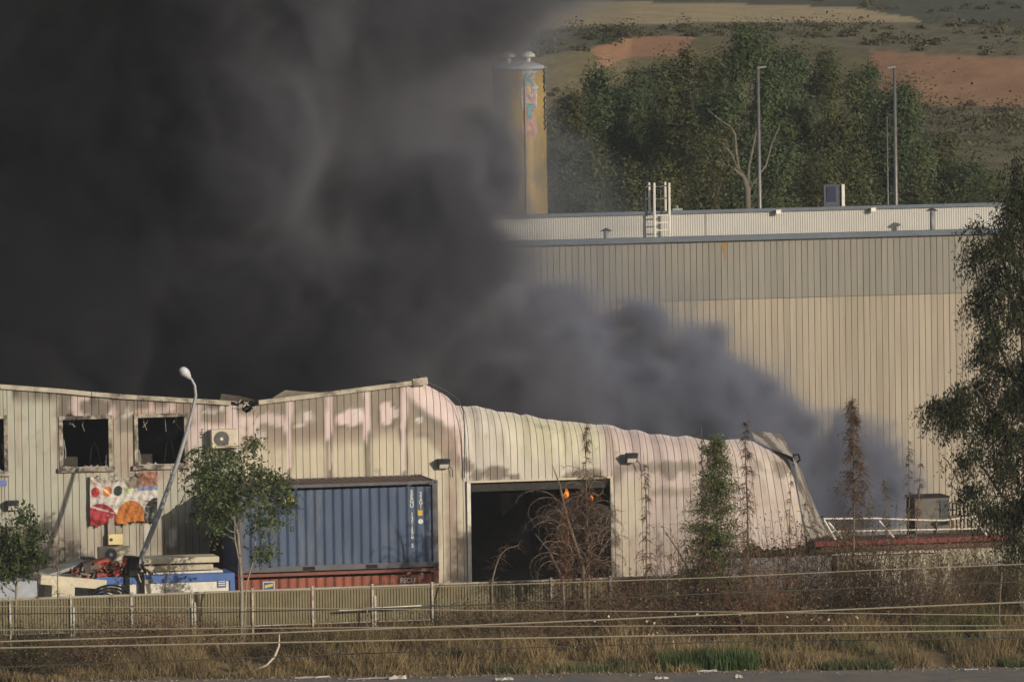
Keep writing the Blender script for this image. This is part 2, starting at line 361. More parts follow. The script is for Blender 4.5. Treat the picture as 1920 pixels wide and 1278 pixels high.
    st_ = vnoise(np.stack([px, py*.06], -1), 5, 71, 2); put(sstep(.58, .78, st_)*sstep(.35, .65, n2), BROWN*1.05, .5); put(sstep(.66, .8, vnoise(pp, 9, 81, 3))*sstep(.5, .7, n2)*(py < 900), SOOT, .45)
    # sky highlight painted pale along the buckled top edge, then rising soot
    put(((px > 876) & (px < 1480))*(1-sstep(0, 9, np.abs(py-tx))), PALE*1.02, .55)
    put(sstep(.62, .9, n1)*sstep(.4, .7, n2), BROWN*1.4, .22)
    return np.clip(c, .01, .9)
def deform(x, z):
    """buckling of the sheets towards the top and the spread of the right end"""
    zt = ztop(x); d = np.clip(zt-z, 0, 20)
    k = sstep(-3.2, -1.6, x)
    y = k*(.55*np.exp(-d/.28)+.20*np.exp(-d/.9)+.05*np.sin(x*3.7)*np.exp(-d/1.2)+.035*np.sin(x*9+z*1.1)*np.exp(-d/1.0))
    y = y+.012*np.sin(x*1.3+z*.7)
    u = np.clip((x-3.5)/5, 0, 1.2)
    dx = u*u*.15*(5.4-z)
    dx = dx+k*.05*np.exp(-d/.5)*np.sin(x*5.1)
    return dx, y
edges = list(np.arange(F(1484, 852)[0], -16.6, -.2125))
for o_ in OPEN:
    for e in o_[:2]:
        edges = [q for q in edges if abs(q-e) > .07]+[e]
edges = sorted(e for e in edges if e > -16.7)
def panel(x0, x1, z0, f_top, parent):
    xm = (x0+x1)/2
    g_ = .003
    prof = [(x0+g_, .03), (x0+g_+.006, 0), (xm, .0), (x1-g_-.006, 0), (x1-g_, .03)]
    zt = [f_top(q[0]) for q in prof]
    nr = max(2, int((max(zt)-z0)/.085))
    s = np.linspace(0, 1, nr)[:, None]
    pxx = np.array([q[0] for q in prof])[None, :]; pyy = np.array([q[1] for q in prof])[None, :]
    Zg = z0+(np.array(zt)[None, :]-z0)*s; Xg = pxx+0*Zg
    dx, dy = deform(Xg, Zg)
    jit = random.uniform(-.003, .003); tilt = random.uniform(-.025, .025)
    V = np.stack([Xg+dx, pyy+dy+jit+tilt*(Xg-xm), Zg], -1)
    return gridmesh('wall_panel', V, M_clad, parent, paint(Xg, Zg), smooth=False)
for a, b in zip(edges[:-1], edges[1:]):
    if b-a < .05: continue
    xm = (a+b)/2
    zs = [(0.0, ztop)]
    for o_ in OPEN:
        if o_[0]-.001 <= a and b <= o_[1]+.001:
            nz_ = []
            for z0, ft in zs:
                if o_[2] > .1: nz_.append((z0, (lambda zz: (lambda x: zz))(o_[2])))
                nz_.append((o_[3], ft))
            zs = nz_
    for z0, ft in zs: panel(a, b, z0, ft, root)
# far left end beyond the photograph, side wall, back wall, inner floor, roof remains
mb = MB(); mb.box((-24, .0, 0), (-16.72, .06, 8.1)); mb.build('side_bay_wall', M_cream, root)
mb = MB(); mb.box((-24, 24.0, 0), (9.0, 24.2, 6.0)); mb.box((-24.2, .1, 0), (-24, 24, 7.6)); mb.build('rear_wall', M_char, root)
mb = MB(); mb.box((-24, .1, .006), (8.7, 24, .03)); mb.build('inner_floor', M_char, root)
# roof sheets over the still-standing bays, sagging
def roof(x0, z0, x1, z1, y1, name, sag):
    xs_ = np.linspace(x0, x1, 24); ys_ = np.linspace(.12, y1, 30)
    X, Y = np.meshgrid(xs_, ys_); t = (X-x0)/(x1-x0)
    Z = z0+(z1-z0)*t-sag*sstep(.3, 4, Y)*np.sin(np.pi*np.clip(t, 0, 1))-.02*Y+.12*(vnoise(np.stack([X, Y], -1), 1.5, 77)-.5)
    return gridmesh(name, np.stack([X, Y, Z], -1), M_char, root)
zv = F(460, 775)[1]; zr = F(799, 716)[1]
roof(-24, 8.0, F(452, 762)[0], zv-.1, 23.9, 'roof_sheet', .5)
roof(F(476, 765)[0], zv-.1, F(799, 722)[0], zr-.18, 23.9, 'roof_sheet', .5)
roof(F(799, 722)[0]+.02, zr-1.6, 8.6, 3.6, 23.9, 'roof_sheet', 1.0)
# inner wreckage seen in the doorway: hanging sheet and beams
mb = MB(); q = [P(938, 925, 3), P(972, 922, 3.2), P(965, 945, 3.1), P(950, 962, 3), P(942, 968, 3)]
mb.add([*q, *[p+np.array([0, .03, 0]) for p in q]], [(0, 1, 2, 3, 4), (9, 8, 7, 6, 5)]+[(i, (i+1) % 5, 5+(i+1) % 5, 5+i) for i in range(5)]); mb.build('hanging_sheet', mat('scorched_sheet', (.06, .055, .05), var=.3), root)
mb = MB(); mb.tube([P(975, 920, 5), P(1000, 1000, 5.2), P(1010, 1070, 5.4)], [.16, .14, .12], 6); mb.build('fallen_beam', mat('scorched_beam', (.035, .035, .04), var=.3), root)
mb = MB(); mb.box((DOOR[0], .12, DOOR[3]-.28), (DOOR[1], .3, DOOR[3]-.02)); mb.build('rolled_door_box', mat('sooty_roller', (.028, .025, .022), var=.35, scale=5), root)
# fascia capping
def fascia(pts, name, h=.13, dep=.16):
    mb = MB()
    for (a, b) in zip(pts[:-1], pts[1:]):
        A = np.array([F(*a)[0], 0, F(*a)[1]]); B = np.array([F(*b)[0], 0, F(*b)[1]]); d = B-A; L_ = np.linalg.norm(d); d /= L_
        n_ = np.cross(d, (0, 1, 0)); mb.obox((A+B)/2+np.array([0, -.02, 0]), d*(L_/2-.004), np.array([0, dep/2, 0]), n_*h/2)
    return mb.build(name, M_fascia, root)
fascia([(-200, 708), (0, 724), (115, 732.5), (170, 738)], 'fascia'); fascia([(171, 738), (230, 743), (350, 750), (432, 755)], 'fascia')
fascia([(484, 754), (620, 737), (772, 717.5)], 'fascia'); fascia([(773, 717), (801, 713)], 'fascia', .22)
# torn valley scraps
mb = MB()
for i in range(44):
    q = P(random.uniform(436, 488), random.uniform(752, 768), random.uniform(-.1, .5)); s_ = random.uniform(.03, .10)
    ax = np.array([random.gauss(0, 1), random.gauss(0, .6), random.gauss(0, .5)]); ax /= np.linalg.norm(ax); ay = np.cross(ax, (0, .3, 1)); ay /= np.linalg.norm(ay)
    mb.obox(q, ax*s_, ay*s_*.6, np.cross(ax, ay)*.012, col=random.choice([(.03, .028, .026), (.45, .4, .33), (.2, .16, .12), (.03, .028, .026)]))
mb.build('torn_flashing', M_attr, root)
# ragged roof scraps that stick up behind the front edge
mb = MB(); A = [P(500, 752, 1.0), P(535, 731, 1.6), P(560, 733, 1.4), P(600, 735, 1.2), P(620, 738, .9), P(560, 746, .6)]
mb.add(A, [(0, 1, 2, 5), (5, 2, 3, 4)]); mb.add([p+np.array([0, .04, -.02]) for p in A], [(5, 2, 1, 0), (4, 3, 2, 5)]); mb.build('bent_roof_sheet', mat('scorched_tan', (.30, .25, .18), var=.3), root)
mb = MB(); A = [P(412, 752, .8), P(415, 738, 1.2), P(450, 742, 1.3), P(480, 750, .9)]; mb.add(A+[p+np.array([0, .05, 0]) for p in A], [(0, 1, 2, 3), (7, 6, 5, 4)]); mb.build('bent_roof_sheet', mat('scorched_tan2', (.09, .075, .055), var=.3), root)
# window trims
M_trim = mat('sooty_trim', (.37, .335, .27), rough=.7, var=.3, scale=5, dirt=((.075, .06, .048), 3.4, .42, .60))
def trim(r, name):
    x0, x1, z0, z1 = r; t = .115
    w_ = MB()
    w_.box((x0-t, -.05, z1+.002), (x1+t, .03, z1+.11)); w_.box((x0-t, -.05, z0-.02), (x0-.002, .03, z1)); w_.box((x1+.002, -.05, z0-.02), (x1+t, .03, z1))
    wo = w_.build('window_frame', M_trim, root)
    s_ = MB(); s_.box((x0-t-.06, -.11, z0-.15), (x1+t+.06, .02, z0-.022)); s_.build('sill', M_trim, wo)
    b_ = MB()
    for i in range(13):
        xx = random.choice([random.uniform(x0, x0+.5), random.uniform(x0, x1)]); hh = random.uniform(.015, .06)*(3 if random.random() < .15 else 1)
        b_.add([(xx-.06, .04, z0-.02), (xx+.06, .04, z0-.02), (xx+random.uniform(-.05, .05), .05, z0+hh), (xx-.06, .06, z0-.02), (xx+.06, .06, z0-.02)], [(0, 1, 2), (4, 3, 2), (1, 4, 2), (3, 0, 2)])
    for i in range(3):
        xx = random.choice([x0+.03, x1-.05]); zz = random.uniform(z0+.2, z1-.4)
        b_.tube([(xx, .05, zz), (xx+random.uniform(-.05, .08), .08, zz-.35), (xx+random.uniform(-.05, .1), .06, zz-.55)], .02, 4)
    for i in range(5):
        xx = random.uniform(x0+.1, x1-.1); l_ = random.uniform(.15, .5); b_.tube([(xx, .25, z1+.02), (xx+random.uniform(-.1, .1), .3, z1-l_*.5), (xx+random.uniform(-.15, .15), .28, z1-l_)], .012, 4)
    b_.build('broken_remains', mat('ash_grey', (.26, .24, .21), var=.4, scale=12), wo)['kind'] = 'stuff'
    i_ = MB(); i_.tube([(x0+.95, .9, z0), (x0+1.02, .9, z0+.5), (x0+1.1, .9, z0+.66), (x0+1.2, .9, z0+.45), (x0+1.28, .9, z0)], .025, 5)
    i2 = MB(); i2.box((x0+.15, 1.1, z0-.3), (x0+.62, 1.3, z0+.22)); i2.build('charred_cabinet', mat('charred_wood', (.04, .032, .024), var=.4, scale=6), wo)
    i_.build('inner_rail', mat('rail_brown', (.17, .12, .075), var=.2), wo)
for r in (W0, W1, W2): trim(r, 'w')
# doorway frame and the shaded side door
t = .09
mb = MB(); mb.box((DOOR[0]-.02, -.06, .0), (DOOR[0]+t, .1, DOOR[3])); mb.build('door_jamb', M_white, root)
mb = MB(); mb.box((DOOR[1]-t*.6, -.05, .0), (DOOR[1]+.02, .1, DOOR[3])); mb.build('door_jamb', M_cream, root)
mb = MB(); mb.box((DOOR[0]-.02, -.06, DOOR[3]+.002), (DOOR[1]+.02, .1, DOOR[3]+.06)); mb.build('door_lintel', M_cream, root)
mb = MB(); mb.box((SDOOR[0], .02, 0), (SDOOR[1], .07, SDOOR[3]-.02))
for k in range(3): mb.box((SDOOR[0]+.1, .005, .5+k*.95), (SDOOR[1]-.1, .02, 1.2+k*.95))
dn = mb.build('side_door', mat('dark_red_door', (.11, .022, .02), var=.2), root); dn['label'] = 'dark red side door in the shade'
mb = MB(); mb.box((SDOOR[1]-.15, -.03, 1.0), (SDOOR[1]-.1, .004, 1.15)); mb.build('handle', M_galv, dn)
# buckled end sheet at the right: slanting back from the corner
A = [(1405, 799), (1440, 800), (1466, 801)]; 
rows = [((1408, 807, 2.6), (1463, 812, 4.0)), ((1415, 826, 1.4), (1483, 846, 3.6)), ((1440, 838, .7), (1492, 866, 3.2)), ((1486, 856, .12), (1503, 886, 2.6)), ((1494, 905, .08), (1524, 937, 2.2)),
        ((1502, 950, .06), (1545, 985, 1.8)), ((1510, 985, .05), (1558, 1012, 1.6)), ((1522, 1080, .05), (1580, 1085, 1.5)), ((1532, 1185, .05), (1592, 1185, 1.4))]
V = []
fine = []
for (a, b) in zip(rows[:-1], rows[1:]):
    for s_ in np.linspace(0, 1, 9)[:-1]: fine.append([np.array(P(*a[k]))*(1-s_)+np.array(P(*b[k]))*s_ for k in (0, 1)])
for A_, B_ in fine: V.append([A_*(1-t_)+B_*t_+np.array([0, -.10*math.sin(t_*3.1)*1+.04*math.sin(t_*19+A_[2]*2), 0]) for t_ in np.linspace(0, 1, 17)])
V = np.array(V); nn = vnoise(np.stack([V[..., 0]*1.5+V[..., 1], V[..., 2]], -1), .55, 91, 3)
cc = np.where((nn > .50)[..., None], np.array([.30, .27, .235]), np.array([.115, .10, .082]))*(.8+.4*vnoise(V, .3, 92)[..., None])
es = gridmesh('buckled_end_sheet', V, M_clad, root, cc); es['label'] = 'torn grey end sheet slanting back from the corner'
mb = MB()
mb.tube([P(1488, 872, 2.4), P(1500, 862, 2.2), P(1497, 852, 2.2), P(1488, 852, 2.2), P(1487, 862, 2.2)], .035, 5)
mb.build('twisted_edge_trim', M_char, root)
# long dark edge cable along the curling top
mb = MB(); mb.tube([P(780, 703, .5), P(802, 716, .3), P(835, 731, .3), P(860, 750, .2), P(869, 770, .0), P(871, 800, -.06), P(871, 895, -.05)], .018, 5); mb.build('edge_seam', M_dgrey, root)

# flames in the doorway
fm = bpy.data.materials.new('flame'); fm.use_nodes = True; t_ = fm.node_tree; t_.nodes.clear()
fo = t_.nodes.new('ShaderNodeOutputMaterial'); fe = t_.nodes.new('ShaderNodeEmission'); ftr = t_.nodes.new('ShaderNodeBsdfTransparent'); fmx = t_.nodes.new('ShaderNodeMixShader')
fn = t_.nodes.new('ShaderNodeTexNoise'); fn.inputs['Scale'].default_value = 9; fg = t_.nodes.new('ShaderNodeNewGeometry'); fr = t_.nodes.new('ShaderNodeValToRGB')
fr.color_ramp.elements[0].color = (.55, .09, .015, 1); fr.color_ramp.elements[1].color = (1.0, .36, .06, 1); fr.color_ramp.elements[0].position = .35; fr.color_ramp.elements[1].position = .7
t_.links.new(fg.outputs['Position'], fn.inputs['Vector']); t_.links.new(fn.outputs['Fac'], fr.inputs[0]); t_.links.new(fr.outputs[0], fe.inputs[0]); fe.inputs[1].default_value = 1.5
fr2 = t_.nodes.new('ShaderNodeMapRange'); fr2.inputs[1].default_value = .38; fr2.inputs[2].default_value = .62; fr2.inputs[3].default_value = .12; fr2.inputs[4].default_value = .8; t_.links.new(fn.outputs['Fac'], fr2.inputs[0]); t_.links.new(fr2.outputs[0], fmx.inputs[0]); t_.links.new(ftr.outputs[0], fmx.inputs[1]); t_.links.new(fe.outputs[0], fmx.inputs[2]); t_.links.new(fmx.outputs[0], fo.inputs[0])
def flame(px, py, w_, h_, lean, label):
    b = P(px, py, 2.2); mb = MB()
    for k, (ox, sc_) in enumerate(((0, 1.0), (-.5, .62), (.55, .5))):
        hh = h_*sc_; ps = [b+np.array([ox*w_+lean*s*s*hh+.10*hh*math.sin(s*7+k*2), .03*math.sin(s*6+k), hh*s]) for s in np.linspace(0, 1, 10)]
        mb.tube(ps, [w_*.75*sc_**.5*r for r in (.3, .75, .95, .85, .7, .6, .42, .3, .16, .02)], 8)
    o = mb.build('flame', fm, None, True); tag(o, label, 'flame', 'flames inside the doorway'); return o
flame(1061, 934, .075, .46, .30, 'brightest orange flame, behind the curled dead tree in the doorway')
flame(1048, 916, .06, .26, -.3, 'small orange flame just under the doorway lintel')
flame(1110, 938, .035, .3, -.15, 'faint red flame at right inside the doorway')
flame(1066, 1022, .035, .25, .1, 'low dim flame deep behind the curled dead branches')

# ================================================================== things on the facade
def floodlight(px, py, label, dz=0):
    b = P(px, py, -.02); r = thing('floodlight', b, label, 'floodlight', 'floodlights on the front wall')
    mb = MB(); w_, h_ = .17, .14
    v = [(-w_, 0, -h_), (w_, 0, -h_), (w_, 0, h_), (-w_, 0, h_), (-w_, -.12, -h_*1.1), (w_, -.12, -h_*1.1), (w_, -.34, h_), (-w_, -.34, h_)]
    mb.add([b+np.array(q) for q in v], [(0, 1, 2, 3), (7, 6, 5, 4), (4, 5, 1, 0), (5, 6, 2, 1), (6, 7, 3, 2), (7, 4, 0, 3)]); mb.build('housing', M_dgrey, r)
    mb = MB(); v = [(-w_*.8, -.135, -h_*.98), (w_*.8, -.135, -h_*.98), (w_*.8, -.225, -.02), (-w_*.8, -.225, -.02)]
    mb.add([b+np.array(q) for q in v]+[b+np.array(q)+np.array([0, -.012, -.006]) for q in v], [(0, 1, 2, 3), (7, 6, 5, 4), (0, 4, 5, 1), (1, 5, 6, 2), (2, 6, 7, 3), (3, 7, 4, 0)]); mb.build('lens', M_bright, r)
    mb = MB(); mb.tube([b+np.array([.2, -.05, -.1]), b+np.array([.28, -.06, -.2]), b+np.array([.3, -.03, -.42])], .015, 4); mb.build('wire', M_dgrey, r)
floodlight(830, 868, 'black floodlight on the wall above the right end of the blue container')
floodlight(1182, 857, 'black floodlight on the pink scorched wall right of the doorway')
floodlight(22, 946, 'black floodlight low on the wall by the leafy tree at left')
def ac_unit(b, wx, h, label, rot=0):
    r = thing('air_conditioner', b, label, 'air conditioner'); r.rotation_euler.z = rot
    b = np.array(b, float)
    mb = MB(); mb.box(b+np.array([-wx/2, -.32, 0]), b+np.array([wx/2, 0, h])); o = mb.build('casing', M_cream, r)
    bev = o.modifiers.new('bevel', 'BEVEL'); bev.width = .02; bev.segments = 2
    c = b+np.array([-wx*.12, -.325, h*.5]); mb = MB()
    for k, rr in enumerate((.92, .74, .56, .38)):
        R_ = h*.42*rr; mb.tube([c+np.array([R_*math.cos(a), -.012, R_*math.sin(a)]) for a in np.linspace(0, 2*math.pi, 25)], .012, 4)
    for a in np.linspace(0, 2*math.pi, 13)[:-1]: mb.tube([c+np.array([.05*math.cos(a), -.012, .05*math.sin(a)]), c+np.array([h*.4*math.cos(a), -.012, h*.4*math.sin(a)])], .007, 4)
    mb.build('fan_grille', M_gmetal, r)
    mb = MB(); mb.tube([c+np.array([0, -.004, 0]), c+np.array([0, .0, 0])], h*.42, 24); mb.build('fan_opening', mat('fan_dark', (.07, .065, .055), var=.2), r)
    mb = MB(); mb.tube([c+np.array([0, -.03, 0]), c+np.array([0, -.005, 0])], .05, 10); mb.build('fan_hub', M_white, r)
    mb = MB(); mb.box(b+np.array([-wx/2+.05, -.3, -.06]), b+np.array([-wx/2+.1, .0, -.003])); mb.box(b+np.array([wx/2-.1, -.3, -.06]), b+np.array([wx/2-.05, 0, -.003])); mb.build('bracket', M_dgrey, r)
    return r
ac_unit(P(418, 838, -.06), .8, .55, 'scorched beige air conditioner mounted high on the wall above the leafy tree')
ac_unit(P(212, 1050, -2.2), .95, .42, 'beige air conditioner lying on the junk heap under the banner')
# yellow box + duct under banner
b = P(214, 1010, -.05); r = thing('junction_box', b, 'small yellowish box on the wall under the torn banner', 'junction box')
mb = MB(); mb.box(b+np.array([-.2, -.18, -.15]), b+np.array([.23, 0, .16])); mb.build('box_body', mat('yellow_cream', (.66, .55, .28), var=.15), r)
mb = MB(); mb.tube([b+np.array([-.12, -.192, .0]), b+np.array([-.12, -.18, .0])], .05, 10); mb.build('socket', M_dgrey, r)
mb = MB(); mb.box(b+np.array([-.2, -.1, .163]), b+np.array([0, -.0, .75])); mb.build('duct', mat('duct_grey', (.28, .25, .21), var=.3), r)
b = P(6, 905, -.02); mb = MB(); mb.box(b+np.array([-.2, -.012, -.08]), b+np.array([.1, .0, .08])); o = mb.build('wall_sign', mat('sign_blue', (.12, .17, .45), var=.1)); tag(o, 'small blue sign plate on the wall at the left edge', 'sign')

# banner with printed discs, torn at the top
nu, nv = 130, 104
A = np.array([P(167, 891, 0), P(294, 882, 0), P(293, 978, 0), P(167, 987, 0)])
U_, V_ = np.meshgrid(np.linspace(0, 1, nu), np.linspace(0, 1, nv))
pos = ((1-U_)*(1-V_))[..., None]*A[0]+(U_*(1-V_))[..., None]*A[1]+(U_*V_)[..., None]*A[2]+((1-U_)*V_)[..., None]*A[3]
bx = 167+126*U_; by = 890+97*V_
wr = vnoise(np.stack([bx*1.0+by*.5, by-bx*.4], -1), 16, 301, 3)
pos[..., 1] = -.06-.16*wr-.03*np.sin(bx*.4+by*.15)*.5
pos[..., 2] += .03*np.sin(bx*.13)*sstep(.6, 1, V_)
colr = np.ones(bx.shape+(3,))*np.array([.50, .47, .43])
def disc(cx, cy, rx, ry, c_):
    k = (((bx-cx)/rx)**2+((by-cy)/ry)**2 < 1); colr[k] = c_
rnd = vnoise(np.stack([bx, by], -1), 5, 305, 3)
disc(177, 922, 8, 9.5, (.42, .05, .05)); disc(199, 922, 8.5, 9.5, (.50, .16, .03)); disc(219, 922, 8.5, 9.5, (.03, .04, .04)); disc(238, 922, 8, 9, (.42, .47, .30))
disc(184, 982, 34, 38, (.30, .035, .042)); disc(243, 980, 28, 38, (.42, .15, .035)); disc(290, 972, 22, 32, (.03, .032, .03))
k = (bx > 236+3*(rnd-.5)*8) & (by < 916+6*rnd) & (bx < 262); colr[k] = (.23, .19, .14)
k = (bx > 258) & (by < 922); colr[k] = np.array([.26, .13, .09])*(.5+1.2*rnd[k][:, None])
k = (bx > 255) & (by > 917) & (by < 925); colr[k] = (.2, .22, .33)
k = (by < 906+12*(rnd-.4)) & (bx < 240); colr[k] = np.array([.38, .32, .28])*(.6+.8*rnd[k][:, None])
colr[(np.abs((bx-168)*.35+948-by) < 2.0) & (bx < 214) & (rnd > .35)] = (.55, .42, .40); colr[(np.abs((bx-190)*1.0+914-by) < 2.2) & (bx < 210) & (by < 931)] = (.6, .5, .42); colr[(np.abs(by-958-8*np.sin(bx*.25)) < 1.0) & (bx > 214) & (bx < 270)] = (.25, .09, .03); colr[(rnd > .62) & (bx > 268) & (by > 944)] = (.16, .16, .15)  # pale highlight streaks and a dark wrinkle line painted across the discs
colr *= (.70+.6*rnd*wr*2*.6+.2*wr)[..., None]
hole = ((by < 898+16*(vnoise(np.stack([bx, by], -1), 14, 306, 2)-.35)) & (bx > 176) & (bx < 256) & (rnd > .42)) | ((by > 984) & (rnd > .5)) | ((np.abs(bx-207) < 4) & (by > 974))
ban = gridmesh('banner', pos, M_attr, None, colr)
import bmesh
bm = bmesh.new(); bm.from_mesh(ban.data); bm.verts.ensure_lookup_table(); hf = hole.ravel()
bmesh.ops.delete(bm, geom=[v for v in bm.verts if hf[v.index]], context='VERTS'); bm.to_mesh(ban.data); bm.free()
sd = ban.modifiers.new('solid', 'SOLIDIFY'); sd.thickness = .004
tag(ban, 'torn white banner with red, orange and black printed discs on the wall', 'banner')

# ================================================================== CONTAINERS
def container(x0, y0, z0, name, label, m_side, m_frame, m_roof):
    Lc, Dc, Hc = 6.06, 2.44, 2.59
    r = thing(name, (x0, y0, z0), label, 'container', 'stacked shipping containers')
    def corr(A, du, length, h, nrm, nm, pitch=.278, dep=.045, m=m_side):
        pts = []; x = 0
        while x < length-.01:
            for d_, o_ in ((0, 0), (.22, 0), (.5, 1), (.72, 1), (1.0, 0)):
                xx = x+d_*pitch
                if xx <= length: pts.append((xx, o_))
            x += pitch
        pts.append((length, 0))
        q = []
        for z in np.linspace(0, h, 8):
            q.append([A+du*px_+nrm*dep*o_+np.array([0, 0, z]) for px_, o_ in pts])
        return gridmesh(nm, np.array(q), m, r, smooth=False)
    b = np.array([x0, y0, z0])
    corr(b+np.array([.16, .03, .18]), np.array([1, 0, 0]), Lc-.32, Hc-.36, np.array([0, 1, 0]), 'side_wall')
    corr(b+np.array([.16, Dc-.03, .18]), np.array([1, 0, 0]), Lc-.32, Hc-.36, np.array([0, -1, 0]), 'side_wall')
    corr(b+np.array([.03, Dc-.16, .18]), np.array([0, -1, 0]), Dc-.32, Hc-.36, np.array([1, 0, 0]), 'end_wall', .24)
    corr(b+np.array([Lc-.03, .16, .18]), np.array([0, 1, 0]), Dc-.32, Hc-.36, np.array([-1, 0, 0]), 'end_wall', .24)
    # roof corrugated across
    pts = []; x = .12
    while x < Lc-.12:
        pts += [(x, 0), (x+.09, 0), (x+.13, .022), (x+.19, .022)]; x += .23
    V = np.array([[b+np.array([px_, yy, Hc-.04+o_]) for px_, o_ in pts] for yy in (.06, Dc-.06)]); gridmesh('roof', V, m_roof, r, smooth=False)
    mb = MB(); mb.box(b+np.array([.1, .1, .02]), b+np.array([Lc-.1, Dc-.1, .12])); mb.build('floor', M_dark, r)
    for xx in (0, Lc-.16):
        for yy in (0, Dc-.16):
            mb = MB(); mb.box(b+np.array([xx, yy, .12]), b+np.array([xx+.16, yy+.16, Hc-.12])); mb.build('corner_post', m_frame, r)
            for zz in (0, Hc-.118):
                mb = MB(); mb.box(b+np.array([xx-.006, yy-.006, zz]), b+np.array([xx+.168, yy+.166, zz+.118])); cf = mb.build('corner_casting', m_frame, r)
                if yy == 0:
                    mb = MB(); mb.tube([b+np.array([xx+.08, yy-.0085, zz+.06]), b+np.array([xx+.08, yy-.0065, zz+.06])], .035, 10); mb.build('lock_hole', M_char, cf)
    for yy in (0, Dc-.08):
        mb = MB(); mb.box(b+np.array([.17, yy, Hc-.1]), b+np.array([Lc-.17, yy+.06, Hc-.01])); mb.build('top_rail', m_frame, r)
        mb = MB(); mb.box(b+np.array([.17, yy, .02]), b+np.array([Lc-.17, yy+.07, .18])); br = mb.build('bottom_rail', m_frame, r)
        if yy == 0:
            for xx in (1.95, 3.85):
                mb = MB(); mb.box(b+np.array([xx, -.006, .035]), b+np.array([xx+.36, -.002, .145])); mb.build('forklift_pocket', M_char, br)
    for xx in (0, Lc-.08):
        mb = MB(); mb.box(b+np.array([xx, .17, Hc-.1]), b+np.array([xx+.06, Dc-.17, Hc-.01])); mb.box(b+np.array([xx, .17, .02]), b+np.array([xx+.06, Dc-.17, .18])); mb.build('end_rail', m_frame, r)
    return r
CX, CYF = -9.0, -2.75
blue = container(CX, CYF, 2.612, 'shipping_container', 'weathered blue corrugated shipping container on top of the red one', M_blue, M_bluedk, M_rust)
redc = container(CX, CYF, .01, 'shipping_container', 'rust red corrugated shipping container underneath the blue one', M_red, mat('red_frame', (.20, .075, .055), rough=.7, var=.2), M_red)
def text_mesh(s, size, name, m, parent, at, vertical=False, off=0.0):
    cu = bpy.data.curves.new('txt', 'FONT'); cu.body = ('\n'.join(s) if vertical else s); cu.size = size; cu.extrude = .004; cu.offset = off; cu.space_line = .78
    cu.align_x = 'CENTER'; to = bpy.data.objects.new('txt', cu); COL.objects.link(to)
    bpy.context.view_layer.update()
    me = bpy.data.meshes.new_from_object(to.evaluated_get(bpy.context.evaluated_depsgraph_get())); bpy.data.objects.remove(to)
    v = np.zeros(len(me.vertices)*3); me.vertices.foreach_get('co', v); v = v.reshape(-1, 3)
    wv = np.stack([v[:, 0]+at[0], at[1]-v[:, 2], v[:, 1]+at[2]], -1)
    if parent is not None: wv = wv-wloc(parent)
    me.vertices.foreach_set('co', wv.ravel()); me.update()
    me.materials.clear(); return link(name, me, m, parent)
M_txt = mat('white_lettering', (.62, .62, .6), var=.2, scale=12)
q = P(772, 922, CYF); text_mesh('SEGU 126158 5', .17, 'lettering', M_txt, blue, (q[0], CYF+.022, q[2]-.06), True, .004)
q = P(789, 925, CYF); text_mesh('22G1', .16, 'lettering', M_txt, blue, (q[0], CYF+.022, q[2]-.06), True, .004)
q = P(788, 961, CYF); mb = MB(); mb.box((q[0]-.07, CYF+.015, q[2]-.08), (q[0]+.07, CYF+.024, q[2]+.08)); mb.build('sticker', mat('yellow_sticker', (.6, .42, .05), var=.1), blue)
q = P(789, 977, CYF); mb = MB(); mb.tube([(q[0], CYF+.024, q[2]), (q[0], CYF+.014, q[2])], .075, 12); mb.build('sticker', M_txt, blue)
mb = MB()
for (px_, py_, s_) in ((525, 935, .05), (545, 933, .07), (533, 940, .05), (548, 937, .06)):
    q = P(px_, py_, CYF); mb.box((q[0]-s_, CYF+.015, q[2]-s_*1.1), (q[0]+s_, CYF+.024, q[2]+s_*1.1))
mb.build('lettering', mat('yellow_mark', (.62, .42, .08), var=.2), blue)
q = P(765, 1090, CYF); text_mesh('FSCU', .2, 'lettering', M_txt, redc, (q[0], CYF+.022, q[2]-.02), False, .002)
q = P(791, 1078, CYF); text_mesh('3', .26, 'lettering', mat('faded_mark', (.45, .36, .32), var=.2), redc, (q[0], CYF+.022, q[2]-.1), False)
q = P(504, 1097, CYF); mb = MB(); mb.box((q[0]-.18, CYF+.012, q[2]-.16), (q[0]+.18, CYF+.024, q[2]+.12)); lb = mb.build('label_plate', mat('plate_white', (.5, .5, .5), var=.1), redc)
mb = MB(); mb.box((q[0]-.15, CYF+.008, q[2]-.13), (q[0]+.15, CYF+.0118, q[2]+.09)); mb.build('plate_print', mat('plate_blue', (.05, .09, .22), var=.1), lb)
mb = MB(); mb.add([(q[0]-.12, CYF+.0075, q[2]-.08), (q[0]+.13, CYF+.0075, q[2]-.02), (q[0]+.13, CYF+.0075, q[2]+.06), (q[0]-.12, CYF+.0075, q[2]+.01)], [(0, 1, 2, 3)]); mb.build('plate_print', mat('plate_yellow', (.55, .42, .06), var=.1), lb)

